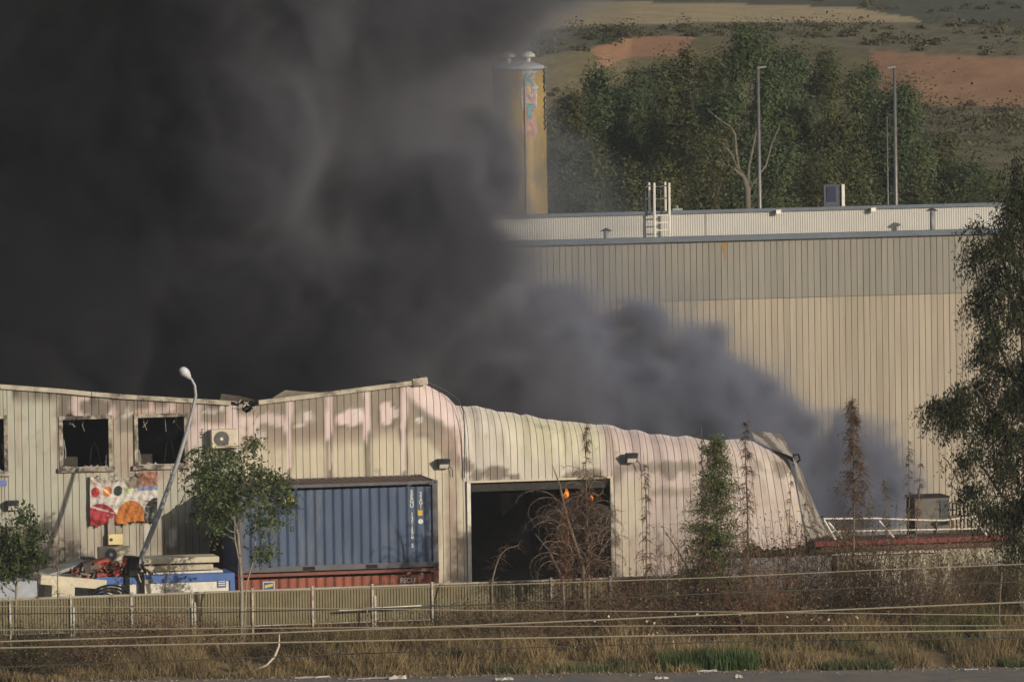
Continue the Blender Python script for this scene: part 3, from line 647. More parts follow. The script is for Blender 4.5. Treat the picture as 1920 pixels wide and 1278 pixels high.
# ================================================================== FENCE along y = -6
M_post = mat('worn_post_paint', (.46, .43, .37), rough=.6, var=.2, scale=6, dirt=((.14, .11, .08), 5, .48, .72))
FY, FT, FB = -6.0, 2.43, .74
FP = 1.36
fr_ = thing('metal_fence', (-3, FY, FB), 'long olive slatted metal fence with white posts before the yard', 'fence')
posts = list(-16.358+1.788*np.arange(-1, 20))
sm = MB()
ns = 20; pitch = 1.788/ns
slat_me = None
for i, x in enumerate(posts):
    if i < len(posts)-1:
        dark_bay = x > 1.5
        if not (8 <= i <= 40 and x > 5.0 and x < 10.5):
            mb = MB()
            for k in range(ns):
                xa = x+.05+k*(1.70/ns); mb.box((xa, FY+.01, FP+.03), (xa+.062, FY+.03+random.uniform(0, .008), FT-.05))
            so_ = mb.build('slat_infill', M_fence, fr_); so_['kind'] = 'stuff'
            mb = MB(); mb.box((x+.04, FY+.045, FP+.03), (x+1.745, FY+.055, FT-.06)); mb.build('backing_sheet', mat('olive_backing', (.15, .125, .07), var=.15), fr_)
            mb = MB(); mb.box((x+.042, FY-.02, FT-.045), (x+1.746, FY+.05, FT)); mb.build('top_rail', mat('rail_pale', (.34, .315, .255), var=.2, scale=6), fr_)
            mb = MB(); mb.box((x+.042, FY-.02, FP), (x+1.746, FY+.035, FP+.028)); mb.build('lower_rail', mat('rail_pale', (.4, .37, .3)), fr_)
    mb = MB(); mb.box((x-.028, FY-.06, FB-.1), (x+.028, FY+.03, FT+.03)); po = mb.build('post', M_post, fr_)
    mb = MB(); mb.box((x-.046, FY-.066, FT+.032), (x+.046, FY+.036, FT+.05)); mb.build('post_cap', M_post, po)
    if i in (2, 4, 7):
        mb = MB(); mb.box((x+.04, FY-.1, FB+.2), (x+.10, FY+.02, FT-.3)); mb.build('hinge_post', M_post, po)
# loose white rail lying against the fence
b = P(636, 1143, -6.3); e = P(790, 1135, -6.3); r = thing('loose_rail', b, 'loose white metal rail lying against the olive fence', 'rail')
mb = MB(); mb.tube([b, e], .028, 6); mb.build('bar', M_white, r)
for f_ in (.34, .67):
    q = b*(1-f_)+e*f_; mb = MB(); mb.tube([q, q+np.array([0, 0, -.9])], .02, 5); mb.build('leg', M_gmetal, r)
# white gate frame at right
b = P(1785, 1150, -6.35)
r = thing('gate_frame', (11.9, -6.35, FB), 'white tubular gate frame in the brush at the right', 'gate')
for xx in (11.9, 13.15):
    mb = MB(); mb.tube([(xx, -6.35, FB), (xx, -6.35, 2.42)], .045, 8); mb.build('upright', M_white, r)
mb = MB(); mb.tube([(11.85, -6.35, 2.44), (14.2, -6.35, 2.44)], .035, 8); mb.build('top_bar', M_white, r)
mb = MB(); mb.tube([(11.95, -6.35, 1.3), (14.2, -6.35, 1.3)], .018, 6); mb.build('mid_bar', M_gmetal, r)

# ================================================================== leaning lamp post
b = P(236, 1118, -4.2); r = thing('street_lamp', (b[0], b[1], 0), 'leaning bent grey street lamp standing before the banner', 'street lamp')
pth = [np.array([b[0]-.75, b[1], 0]), b]+[P(px_, py_, -4.2) for px_, py_ in ((262, 1052), (300, 957), (330, 875), (350, 810), (362, 765), (367, 742), (365, 722), (359, 711), (352, 705))]
mb = MB(); mb.tube(pth, [.095, .085, .08, .073, .066, .058, .05, .046, .042, .039, .037], 10); mb.build('pole', mat('lamp_grey', (.33, .335, .35), rough=.5, metal=.2, var=.15, scale=6), r, True)
mb = MB(); a_ = P(356, 709, -4.2); e_ = P(336, 693, -4.2)
ss = np.linspace(0, 1, 9); mb.tube([a_*(1-s)+e_*s+np.array([0, 0, .06*math.sin(s*3.1)]) for s in ss], [.05, .08, .115, .13, .14, .135, .12, .09, .03], 12); mb.build('lamp_head', mat('lamp_white', (.55, .56, .6), rough=.35, var=.05), r, True)

# ================================================================== junk heap at left
def slab(c, hx, hy, hz, rz, rx, name, label, cat, m, group=None, parent=None):
    R_ = Matrix.Rotation(rz, 3, 'Z') @ Matrix.Rotation(rx, 3, 'Y')
    ax = np.array(R_ @ Vector((hx, 0, 0))); ay = np.array(R_ @ Vector((0, hy, 0))); az = np.array(R_ @ Vector((0, 0, hz)))
    mb = MB(); mb.obox(c, ax, ay, az); o = mb.build(name, m)
    bv = o.modifiers.new('bevel', 'BEVEL'); bv.width = .012; bv.segments = 1
    tag(o, label, cat, group); return o
q0, q1 = P(181, 1090, -4.4), P(440, 1080, -4.4)
r = thing('portable_cabin', ((q0[0]+q1[0])/2, -4.4, 0), 'low white cabin panel with blue frame behind the fence', 'cabin')
zt = P(300, 1078, -4.4)[2]; x0, x1 = q0[0], q1[0]
mb = MB(); mb.box((x0+.2, -4.36, .0), (x1-.14, -3.0, zt-.22)); mb.build('body', M_white, r)
mb = MB(); mb.box((x0, -4.42, zt-.22+.002), (x1, -2.95, zt)); mb.build('top_frame', M_cabblue, r)
for a_, b_ in ((x0, x0+.2), (x1-.14, x1)):
    mb = MB(); mb.box((a_, -4.42, 0), (b_, -2.95, zt-.22)); mb.build('corner_frame', M_cabblue, r)
q = P(416, 1093, -4.4); mb = MB(); mb.box((q[0]-.13, -4.385, q[2]-.12), (q[0]+.13, -4.363, q[2]+.1)); sg = mb.build('sign_plate', mat('sign_grey_blue', (.10, .13, .22), var=.2), r)
for k in range(3):
    mb = MB(); mb.box((q[0]-.1, -4.389, q[2]-.07+k*.06), (q[0]+.1, -4.386, q[2]-.04+k*.06)); mb.build('sign_print', M_txt, sg)
labs = ['warped grey topped panel, topmost of the stack behind the lamp', 'beige insulation panel, second in the stack behind the lamp', 'clean white panel, lowest of the stack on the blue cabin']
for (pa, pb, h_, lab, m_) in (((240, 1053), (411, 1048), .085, labs[0], M_cream), ((250, 1067), (400, 1062), .08, labs[1], mat('beige_insul', (.45, .4, .28), var=.25, scale=8)), ((256, 1079), (418, 1073), .075, labs[2], M_white)):
    A_, B_ = P(*pa, -4.0), P(*pb, -4.0); c = (A_+B_)/2; hx = np.linalg.norm(B_-A_)/2
    rr = slab(c+np.array([0, .5, 0]), hx, .5, h_, 0, -math.atan2((B_-A_)[2], hx*2), 'wall_slab', lab, 'panel', m_, 'stacked wall panels')
# top panel's dark upper skin is a part
for k, (px_, py_, w_, h_, dk) in enumerate(((192, 1066, .24, .30, 0), (211, 1070, .22, .25, 1))):
    c = P(px_, py_, -4.0); r = thing('red_bundle', c-np.array([0, 0, h_]), ('larger' if k == 0 else 'smaller, right-hand')+' bundle of red ribbed sheets on the junk heap', 'bundle', 'red sheet bundles on the heap')
    R_ = Matrix.Rotation(-.22, 3, 'Y')
    for j in range(5):
        zc = -h_+h_*2*(j+.5)/5; cc_ = c+np.array(R_ @ Vector((0, 0, zc)))
        mb = MB(); mb.obox(cc_, np.array(R_ @ Vector((w_+random.uniform(-.03, .03), 0, 0))), np.array([0, .3, 0]), np.array(R_ @ Vector((0, 0, h_/5*.82)))); mb.build('ribbed_sheet', mat('red_sheet', (.36, .055, .035), rough=.55, var=.35, scale=9, dirt=((.4, .3, .25), 7, .55, .75)), r)
    mb = MB(); mb.obox(c+np.array(R_ @ Vector((-w_-.16, .05, .02))), np.array(R_ @ Vector((.15, 0, 0))), np.array([0, .28, 0]), np.array(R_ @ Vector((0, 0, h_)))); mb.build('dark_sheet', mat('dark_brown_sheet', (.07, .05, .045), var=.3), r)
slab(P(128, 1088, -4.0), 1.0, .6, .14, .1, .12, 'tarpaulin_slab', 'cream slab leaning on the heap left of the red bundles', 'slab', M_cream)
slab(P(112, 1066, -3.4), .8, .5, .05, .2, -.25, 'grey_sheet', 'bent grey sheet on the heap left of the red bundles', 'sheet', M_gmetal)
slab(P(112, 1108, -4.3), .35, .4, .2, .1, .05, 'beige_block', 'pale block at the foot of the junk heap', 'block', M_cream)
slab(P(246, 1060, -4.25), .16, .3, .28, .1, .05, 'dark_crate', 'dark charred crate between red bundles and panel stack', 'crate', M_char)
for k, px_ in enumerate((239, 267)):
    A_ = P(px_, 1120, -4.46); B_ = P(px_+1, 1060 if k == 0 else 1073, -4.46); mb = MB(); mb.box((A_[0]-.07, -4.5, A_[2]-.4), (A_[0]+.07, -4.43, B_[2])); o = mb.build('dark_batten', M_char); tag(o, ['dark upright batten left of the lamp foot, before the cabin', 'dark upright batten right of the lamp foot, before the cabin'][k], 'batten', 'dark battens before the cabin')
mb = MB()
c = P(207, 1118, -4.6)
for rr in (.2, .32, .42): mb.tube([c+np.array([rr*math.cos(a)*1.3, -.05*rr, rr*math.sin(a)*.8]) for a in np.linspace(.1, 3.0, 14)], .035, 5)
o = mb.build('cable_coil', M_char); tag(o, 'black coil of hose before the left end of the cabin', 'hose')
slab(P(20, 1105, -4.2), .7, .5, .28, 0, 0, 'pale_crate', 'pale blue grey crate at far left behind the fence', 'crate', mat('pale_blue_grey', (.34, .37, .42), var=.2))
slab(P(165, 1058, -3.0), .2, .3, .22, 0, .1, 'grey_tank', 'dark grey metal box behind the red bundles', 'box', M_dgrey)

mb = MB()
for i in range(190):
    px_ = random.uniform(85, 265); q = P(px_, 0, random.uniform(-4.5, -3.0)); q[2] = P(px_, np.interp(px_, [85, 130, 165, 200, 265], [1085, 1066, 1058, 1052, 1060])+random.uniform(0, 34), q[1])[2]; s_ = random.uniform(.03, .13)
    ax = rng.normal(size=3); ax /= np.linalg.norm(ax); ay = np.cross(ax, rng.normal(size=3)); ay /= np.linalg.norm(ay)
    mb.obox(q, ax*s_*1.6, ay*s_*.6, np.cross(ax, ay)*.012, col=random.choice([(.03, .028, .026), (.06, .05, .045), (.3, .27, .22), (.45, .41, .34), (.16, .12, .09), (.14, .14, .15), (.28, .06, .04)]))
o = mb.build('scrap_pieces', M_attr); tag(o, 'small burnt scraps strewn over the junk heap at left', 'scrap', kind='stuff')
mb = MB()
for i in range(900):
    x_ = random.uniform(-18, 15); y_ = float(road_edge(x_))+random.gauss(.15, .6); s_ = random.uniform(.01, .035); q = np.array([x_, y_, .455+s_*.3])
    mb.obox(q, np.array([s_, s_*.3, 0]), np.array([-s_*.25, s_*.8, s_*.1]), np.array([0, -.1*s_, s_*.6]), col=random.choice([(.22, .19, .15), (.17, .145, .12), (.26, .22, .18), (.12, .10, .085)]))
o = mb.build('verge_gravel', M_attr); tag(o, 'loose gravel along the broken road edge', 'gravel', kind='stuff')
# ================================================================== LOW ANNEX at right
ax0, ax1 = P(1330, 1040, -1)[0], 17.0
zt = 2.5
r = thing('low_annex', ((ax0+ax1)/2, -1, 0), 'low cream annex with red roof edge right of the collapsed wall', 'annex')
xm = P(1568, 1040, -1)[0]
mb = MB(); mb.box((xm+.03, -1.0, 0), (ax1, 1.4, zt)); mb.build('wall', mat('annex_cream', (.40, .37, .28), var=.25, scale=3, dirt=((.12, .1, .08), 2, .5, .75)), r)
mb = MB()
for k in range(int((xm-ax0)/.2)): mb.box((ax0+k*.2, -1.02+.02*(k % 2), 0), (ax0+k*.2+.196, -.9, zt-.1))
mb.build('sheet_front', mat('grey_blue_sheet', (.20, .205, .22), var=.25, scale=2, dirt=((.05, .045, .04), 2, .48, .7)), r)
mb = MB(); mb.box((P(1528, 1012, -1.2)[0], -1.25, P(1700, 1015, -1.2)[2]-.05), (P(1900, 1010, -1.2)[0], -1.1, P(1700, 1015, -1.2)[2]+.09)); mb.build('red_edge_beam', M_brightred, r)
mb = MB(); mb.box((P(1540, 1012, -1.2)[0], -1.09, zt+.002), (P(1890, 1010, -1.2)[0], .9, zt+.30)); mb.build('rusty_roof_edge', mat('rusty_brown', (.10, .055, .04), var=.3), r)
mb = MB(); mb.box((P(1560, 1012, -1.2)[0], -1.16, zt-.1), (P(1765, 1010, -1.2)[0], -1.105, zt-.06)); mb.build('gutter', M_white, r)
for px_ in (1806, 1855):
    q = P(px_, 1078, -1.02); mb = MB()
    v = [(q[0]-.3, -1.012, q[2]-.3)]+[(q[0]-.3+.15-.15*math.cos(a), -1.012, q[2]+.0+.15*math.sin(a)) for a in np.linspace(0, math.pi/2, 5)]+[(q[0]+.15+.15*math.sin(a), -1.012, q[2]+.15*math.cos(a)) for a in np.linspace(0, math.pi/2, 5)]+[(q[0]+.3, -1.012, q[2]-.3)]
    mb.add(v, [tuple(range(len(v)-1, -1, -1))]); va = mb.build('arched_vent', M_char, r)
    mb = MB()
    for k in range(5): mb.box((q[0]-.22+k*.1, -1.03, q[2]-.3), (q[0]-.19+k*.1, -1.015, q[2]+.1))
    mb.build('vent_bar', M_gmetal, va)
mb = MB()
for i in range(150):
    q = P(random.uniform(1395, 1535), 1020, random.uniform(-.9, -.3)); q[2] = zt-.08+abs(random.gauss(0, .09)); s_ = random.uniform(.04, .12)
    ax = rng.normal(size=3); ax /= np.linalg.norm(ax); ay = np.cross(ax, (.2, .5, 1)); ay /= np.linalg.norm(ay); mb.obox(q, ax*s_, ay*s_*.7, np.cross(ax, ay)*s_*.4)
o = mb.build('charred_debris', M_char, r); o['kind'] = 'stuff'
# fallen white railing on the roof
q = P(1690, 1005, -.6); r = thing('roof_railing', q, 'fallen white tubular railing leaning on the annex roof', 'railing')
def rail(pts, nm, rad=.026, Y0=-.6):
    mb = MB(); mb.tube([P(a, b, Y0) for a, b in pts], rad, 6); mb.build(nm, M_white, r)
rail([(1543, 972), (1640, 971), (1720, 974), (1770, 975), (1830, 967)], 'top_rail'); rail([(1558, 996), (1700, 993), (1852, 990)], 'mid_rail')
for a, b in (((1545, 974), (1567, 1012)), ((1553, 978), (1580, 1010)), ((1648, 975), (1676, 1007)), ((1822, 970), (1852, 1004))): rail([a, b], 'strut', .03)
# rooftop unit and ribbed low wall behind
q0, q1 = P(1716, 985, 1.6), P(1779, 985, 1.6); zt2 = P(1750, 933, 1.6)[2]
r = thing('rooftop_unit', ((q0[0]+q1[0])/2, 1.6, 0), 'grey metal rooftop cabinet with dark louvre behind the railing', 'cabinet')
mb = MB(); mb.box((q0[0], 1.6, 0), (q1[0], 2.6, zt2)); mb.build('casing', mat('cabinet_grey', (.12, .108, .095), var=.2, scale=4), r)
q = P(1771, 950, 1.58); mb = MB(); mb.box((q[0]-.14, 1.57, q[2]-.32), (q[0]+.12, 1.598, q[2]+.22)); lv = mb.build('louvre', M_dgrey, r)
mb = MB(); mb.box((q0[0]-.03, 1.57, zt2+.002), (q1[0]+.03, 2.63, zt2+.05)); mb.build('lid', M_char, r)
mb = MB(); q = P(1721, 950, 1.58); mb.box((q[0]-.1, 1.572, q[2]-.5), (q[0]+.06, 1.598, q[2]+.2)); mb.build('side_duct', mat('brown_duct', (.12, .08, .06), var=.2), r)
q0, q1 = P(1781, 990, 2.6), P(1905, 985, 2.6); r = thing('ribbed_parapet', ((q0[0]+q1[0])/2, 2.6, 0), 'low ribbed metal screen right of the rooftop cabinet', 'screen')
z1_ = P(1840, 940, 2.6)[2]
for k in range(int((q1[0]-q0[0])/.12)):
    mb = MB(); mb.box((q0[0]+k*.12, 2.6, 0), (q0[0]+k*.12+.07, 2.66, z1_)); mb.build('rib', M_tan, r)
mb = MB(); mb.box((q0[0], 2.67, 0), (q1[0], 2.7, z1_-.01)); mb.build('back_sheet', mat('brown_back', (.12, .09, .065), var=.2), r)
A_, B_ = P(1780, 970, 1.0), P(1930, 963, 1.0); mb = MB(); mb.tube([A_, (A_+B_)/2+np.array([0, 0, .03]), B_], .06, 7); mb.tube([A_+np.array([.1, 0, 0]), A_+np.array([.1, 0, -A_[2]])], .05, 6); mb.tube([B_-np.array([.1, 0, 0]), B_-np.array([.1, 0, B_[2]])], .05, 6); o = mb.build('rusty_pipe', mat('rusty_pipe_mat', (.12, .07, .045), var=.3)); tag(o, 'long rusty pipe beneath the big dark tree at right', 'pipe')

# ================================================================== BIG TAN WAREHOUSE (plane y = 30)
WY = 30.0
r = thing('tan_warehouse', (20, WY, 0), 'big windowless tan warehouse with grey upper band behind the smoke', 'warehouse')
pw = .2165; wx0 = -4.0; npn = 148
def pmesh(h):
    g_ = .003; mb = MB(); pr = [(g_, .03), (g_+.006, 0), (pw-g_-.006, 0), (pw-g_, .03)]
    me = bpy.data.meshes.new('cladding_panel'); V = [(x, y, z) for z in (0, h) for x, y in pr]
    me.from_pydata(V, [], [(i, i+1, 5+i, 4+i) for i in range(3)]); me.update(); return me
ml, mu = pmesh(8.385), pmesh(1.99); ml.materials.append(M_tan); mu.materials.append(M_greyb)
for i in range(npn):
    for me, z in ((ml, .0), (mu, 8.41)):
        o = bpy.data.objects.new('cladding_panel', me); COL.objects.link(o); o.parent = r; o.location = (wx0+i*pw-20, random.uniform(-.004, .004), z)
xe = wx0+npn*pw
mb = MB(); mb.box((-30, WY+.04, 0), (xe+20, WY+.2, 10.3)); mb.build('wall_core', mat('joint_brown', (.15, .125, .09), var=.1), r)
mb = MB(); mb.box((-30, WY, 0), (wx0-.01, WY+.038, 10.39)); mb.build('wall_extension', M_tan, r)
mb = MB(); mb.box((xe+.01, WY, 0), (xe+20, WY+.038, 10.39)); mb.build('wall_extension', M_tan, r)
mb = MB(); mb.box((-30, WY-.16, 10.402), (xe+20, WY+.14, 10.58)); mb.build('gutter', M_blueg, r)
mb = MB(); mb.box((-30, WY+.21, 9.6), (xe+20, 62, 9.9)); mb.box((-30, 61.8, 0), (xe+20, 62, 9.6)); mb.box((xe+19.8, WY+.21, 0), (xe+20, 61.8, 9.6)); mb.build('roof_deck', M_gmetal, r)
# set-back white upper wall
UY = 40.0; zt = P(1500, 389, UY)[2]
nx = 2*int(60/.085); xsu = -12+np.arange(nx)*.0425*1; 
prof = .02*((np.arange(nx) % 2))
V = np.stack([np.stack([xsu, UY+prof, np.full(nx, 9.8)], -1), np.stack([xsu, UY+prof, np.full(nx, zt-.12)], -1)], 0)
gridmesh('upper_cladding', V, M_whiteclad, r, smooth=False)
mb = MB(); mb.box((-12, UY+.03, 9.8), (xsu[-1], UY+.1, zt-.13)); mb.box((-12, UY+.1, 9.8), (xsu[-1], 61, 9.95)); mb.build('upper_core', M_gmetal, r)
mb = MB(); mb.box((-12, UY-.07, zt-.118), (xsu[-1], UY+.12, zt)); mb.build('upper_coping', M_blueg, r)
q = P(1323, 425, UY); mb = MB(); mb.box((q[0]-.015, UY-.012, 9.8), (q[0]+.015, UY-.002, zt-.12)); mb.build('seam_strip', M_gmetal, r)
# rust streak, patches under gutter
mb = MB(); q = P(1358, 460, WY-.01); mb.add([(q[0]-.16, WY-.006, 10.39), (q[0]+.1, WY-.006, 10.39), (q[0]+.06, WY-.006, 9.95), (q[0]+.03, WY-.006, 9.55), (q[0]-.03, WY-.006, 9.95)], [(0, 4, 3, 2, 1)]); mb.build('rust_streak', mat('rust_streak', (.25, .17, .09), var=.25), r)
# vents
def vent(px_, pb, pt, label):
    b = P(px_, pb, 38.5); h = P(px_, pt, 38.5)[2]-b[2]; o = thing('roof_vent', (b[0], b[1], 9.9), label, 'vent pipe', 'vent pipes on the tan warehouse roof')
    mb = MB(); mb.tube([(b[0], b[1], 9.9), b+np.array([0, 0, h])], .085, 10); mb.build('pipe', M_gmetal, o, True)
    mb = MB(); mb.tube([b+np.array([0, 0, h+.05]), b+np.array([0, 0, h+.16])], [.22, .03], 12); mb.build('rain_cap', M_dgrey, o)
    mb = MB()
    for a in (0, 2.1, 4.2): mb.tube([b+np.array([.08*math.cos(a), .08*math.sin(a), h]), b+np.array([.1*math.cos(a), .1*math.sin(a), h+.06])], .012, 4)
    mb.build('cap_strut', M_dgrey, o)
vent(1137, 455, 436, 'short dark vent pipe on the warehouse roof near the smoke')
vent(1748, 437, 398, 'tall vent pipe with cap on the warehouse roof at right')
# caged ladder
LY = 39.6
b = P(1240, 449, LY); r = thing('caged_ladder', b, 'white caged access ladder over the white upper wall', 'ladder')
for px_ in (1227.5, 1255.5):
    mb = MB(); mb.tube([P(px_, 452, LY), P(px_-1, 343, LY)], .045, 6); mb.build('stile', M_white, r)
for py_ in (448, 432, 418, 404): 
    mb = MB(); mb.tube([P(1228, py_, LY), P(1256, py_-1, LY)], .025, 6); mb.build('rung', M_white, r)
for px_, pt, pb_ in ((1217, 342, 402), (1247, 341, 401)):
    mb = MB(); mb.tube([P(px_, pt, LY+.8), P(px_+1, pb_, LY+.8)], .042, 6); mb.build('upper_post', M_white, r)
for px_ in (1210, 1238):
    mb = MB(); mb.tube([P(px_, 351, LY+.5), P(px_+1, 403, LY+.5)], .02, 5); mb.build('cage_bar', M_galv, r)
for py_ in (350, 373, 398):
    mb = MB(); mb.tube([P(1210, py_+1, LY+.5), P(1217, py_-2, LY+.8), P(1227, py_, LY), P(1238, py_, LY+.3), P(1247, py_-2, LY+.8), P(1255, py_, LY)], .02, 5); mb.build('cage_hoop', M_gmetal, r)
for px_, py_ in ((1459, 397), (1637, 393)):
    b = P(px_, py_, UY-.2); r = thing('roof_spotlight', b, 'tiny white spotlight on the white roof edge, '+('nearer the ladder' if px_ < 1500 else 'nearer the tall vent pipe'), 'spotlight', 'spotlights on the roof edge')
    mb = MB(); mb.box(b+np.array([-.09, -.08, -.06]), b+np.array([.09, .05, .07])); mb.build('lamp_body', M_bright, r)
    mb = MB(); mb.tube([b+np.array([0, .05, 0]), b+np.array([0, .25, -.05])], .025, 5); mb.build('arm', M_gmetal, r)
# sign pylon, box, floodlight poles behind
q = P(1562, 385, 68); x0, x1 = P(1545, 385, 68)[0], P(1577, 385, 68)[0]; zt = P(1562, 346, 68)[2]
r = thing('sign_pylon', (q[0], 68, 0), 'grey sign pylon with blue panel behind the white roof', 'sign')
mb = MB(); mb.box((x0, 68, 0), (x1, 68.15, zt)); mb.build('face', mat('pylon_shaded_front', (.07, .078, .10), var=.1), r)  # shade of the front face is put into its dark colour
mb = MB(); mb.box((P(1550, 380, 68)[0], 67.97, P(1562, 378, 68)[2]), (P(1567, 380, 68)[0], 67.996, P(1562, 349, 68)[2])); mb.build('blue_panel', mat('pylon_blue', (.022, .025, .06), var=.1), r)
mb = MB(); mb.box((x1+.01, 67.9, 0), (P(1583, 385, 68)[0], 68.3, zt)); mb.build('sunlit_edge', M_white, r)  # sunlit narrow side painted in as a white strip
def pole(pxt, pyt, pxb, Y, label, head, rad=.1):
    t = P(pxt, pyt, Y); o = thing('light_pole', (t[0], Y, 0), label, 'light pole', 'poles behind the warehouse')
    mb = MB(); mb.tube([(t[0], Y, 0), (t[0], Y, t[2]*.5), t], [rad*1.3, rad, rad*.6], 8); mb.build('pole', M_galv, o, True)
    if head:
        mb = MB(); mb.obox(t+np.array([head*.14, 0, .03]), np.array([.17, 0, .02]), np.array([0, .08, 0]), np.array([0, 0, .03])); mb.build('lamp_head', M_galv, o)
        mb = MB(); mb.tube([t, t+np.array([head*.1, 0, .02])], .04, 5); mb.build('arm', M_galv, o)
pole(1421, 128, 1427, 66, 'grey light pole before the pale-stemmed tree', 1)
pole(1677, 128, 1684, 66, 'taller grey light pole with lamp arm, right of the sign pylon', -1)
pole(1663, 218, 1667, 72, 'thin pale pole without lamp close beside a light pole', 0, .045)
b = P(1270, 396, 44); mb = MB(); mb.box(b+np.array([-.18, 0, -1.6]), b+np.array([.2, .3, .1])); mb.tube([b+np.array([0, .1, .1]), b+np.array([0, .1, .2])], .06, 8); o = mb.build('roof_box', M_gmetal); tag(o, 'small grey box on the roof right of the ladder', 'box')

# ================================================================== SILO
SY = 70.0
cxy = P(973, 120, SY); Rs = 1.03; zt = P(973, 126, SY)[2]
r = thing('silo', (cxy[0], SY, 0), 'tall golden cylindrical silo with graffiti letters half hidden by smoke', 'silo')
mb = MB(); cb = np.array([cxy[0], SY, 0])
hts = [0, 4, 8, 8.02, 11.5, 11.52, zt]
mb.tube([cb+np.array([0, 0, h]) for h in hts], [Rs*1.0]*7, 48, cap=False); mb.build('shell', M_gold, r, True)
mb = MB(); mb.tube([cb+np.array([0, 0, zt+h]) for h in (-.06, .0, .12, .2, .25)], [Rs*1.04, Rs*1.04, Rs*.75, Rs*.45, Rs*.1], 40); mb.build('domed_lid', mat('silo_lid', (.40, .42, .46), rough=.4, var=.1), r, True)
mb = MB(); mb.tube([cb+np.array([0, 0, zz]) for zz in (zt-.12, zt-.065)], Rs*1.02, 40); mb.build('rim_band', M_galv, r)
for px_ in (951, 988):
    q = P(px_, 112, SY); bb = np.array([q[0], SY-.2, zt+.1]); mb = MB(); mb.tube([bb, bb+np.array([0, 0, .3])], .10, 10); vn = mb.build('top_vent', M_white, r)
    mb = MB(); mb.tube([bb+np.array([0, 0, .302]), bb+np.array([0, 0, .40]), bb+np.array([0, 0, .5])], [.28, .26, .1], 14); mb.build('vent_hood', M_white, vn)
mb = MB(); mb.tube([cb+np.array([-.02, -Rs-.05, 0]), cb+np.array([-.02, -Rs-.05, zt-.4])], .025, 6); mb.build('riser_pipe', mat('riser', (.40, .30, .12), var=.1), r)
th0 = -math.pi/2+math.radians(-12.5)+math.radians(22)
def graf(ch, py_, m, sz, dth=0, off=.045):
    cu = bpy.data.curves.new('txt', 'FONT'); cu.body = ch; cu.size = sz; cu.extrude = .01; cu.offset = off; cu.align_x = 'CENTER'; cu.resolution_u = 6
    to = bpy.data.objects.new('txt', cu); COL.objects.link(to); bpy.context.view_layer.update()
    me = bpy.data.meshes.new_from_object(to.evaluated_get(bpy.context.evaluated_depsgraph_get())); bpy.data.objects.remove(to)
    bmm = bmesh.new(); bmm.from_mesh(me); bmesh.ops.triangulate(bmm, faces=bmm.faces); bmesh.ops.subdivide_edges(bmm, edges=[e for e in bmm.edges if e.calc_length() > .1], cuts=3); bmm.to_mesh(me); bmm.free()
    z = P(990, py_, SY)[2]
    for v in me.vertices:
        th = th0+dth+v.co.x/Rs; rr = Rs+.012+v.co.z*.4
        v.co = Vector((rr*math.cos(th), rr*math.sin(th), z+v.co.y*1.0-sz*.34))
    me.update(); me.materials.clear(); return link('graffiti_letter', me, m, r)
Mp, Mt, Mw = mat('graffiti_pink', (.42, .23, .25), var=.3, scale=6), mat('graffiti_teal', (.13, .29, .31), var=.3, scale=6), mat('graffiti_pale', (.40, .38, .38), var=.3, scale=6)
graf('K', 148, Mw, .78, 0, .07); graf('K', 148, Mt, .70, 0, .02).location.z -= 0; graf('N', 181, Mw, .78, 0, .08); graf('N', 181, Mp, .72, 0, .02)
graf('T', 210, Mp, .8, 0, .08); graf('T', 207, Mt, .7, 0, .05); graf('O', 239, Mp, .72, 0, .08)
for o in [c for c in r.children if c.name.startswith('graffiti_letter')][1::2]: o.scale = (1.012, 1.012, 1); 
th_s = th0+.78
for py_, amp in ((140, .09), (158, .07), (196, .06), (228, .07)):
    z_ = P(990, py_, SY)[2]; mb = MB()
    mb.tube([cb+np.array([(Rs+.02)*math.cos(th_s+amp*math.sin(k*1.9+py_)), (Rs+.02)*math.sin(th_s+amp*math.sin(k*1.9+py_)), z_+.30-.075*k]) for k in range(9)], .035, 5); mb.build('graffiti_scrawl', M_char, r)

# ================================================================== CABLES crossing in front
def cable(pts, Y, rad, m, label):
    pts = [np.array(P(a, b, Y)) for a, b in pts]
    d0 = pts[1]-pts[0]; d1 = pts[-1]-pts[-2]
    pts = [pts[0]-d0/np.linalg.norm(d0)*25]+pts+[pts[-1]+d1/np.linalg.norm(d1)*25]
    mb = MB(); mb.tube(pts, rad, 6); o = mb.build('overhead_cable', m); tag(o, label, 'cable', 'cables crossing in front of the fence')
cable([(0, 1202), (480, 1187), (900, 1171), (1340, 1152), (1920, 1128)], -60, .019, M_cable, 'pale cable rising to the right, highest of the thick pair')
cable([(0, 1214), (480, 1204.5), (900, 1197), (1340, 1189), (1920, 1180)], -60, .019, M_cable, 'pale thick cable lowest in front of the brush')
cable([(0, 1136), (480, 1139), (860, 1143), (1340, 1146), (1920, 1153)], -58, .012, M_cable, 'thin cable falling slightly to the right before the fence posts')
cable([(0, 1180), (480, 1177), (900, 1174), (1340, 1172), (1920, 1172)], -58, .012, M_cable, 'thin nearly level cable between the two thick pale cables')
cable([(0, 1150), (420, 1147), (700, 1140), (900, 1133), (1340, 1112), (1920, 1090)], -56, .016, M_cabledk, 'dark cable crossing the fence panels at mid height')
cable([(0, 1250), (480, 1232), (900, 1216), (1340, 1203), (1920, 1195)], -56, .014, M_cabledk, 'dark thin cable lowest over the dry grass')
cable([(0, 1126), (480, 1108), (860, 1098), (1340, 1082), (1640, 1068), (1920, 1057)], -58, .012, M_cable, 'thin pale cable running level with the fence top')

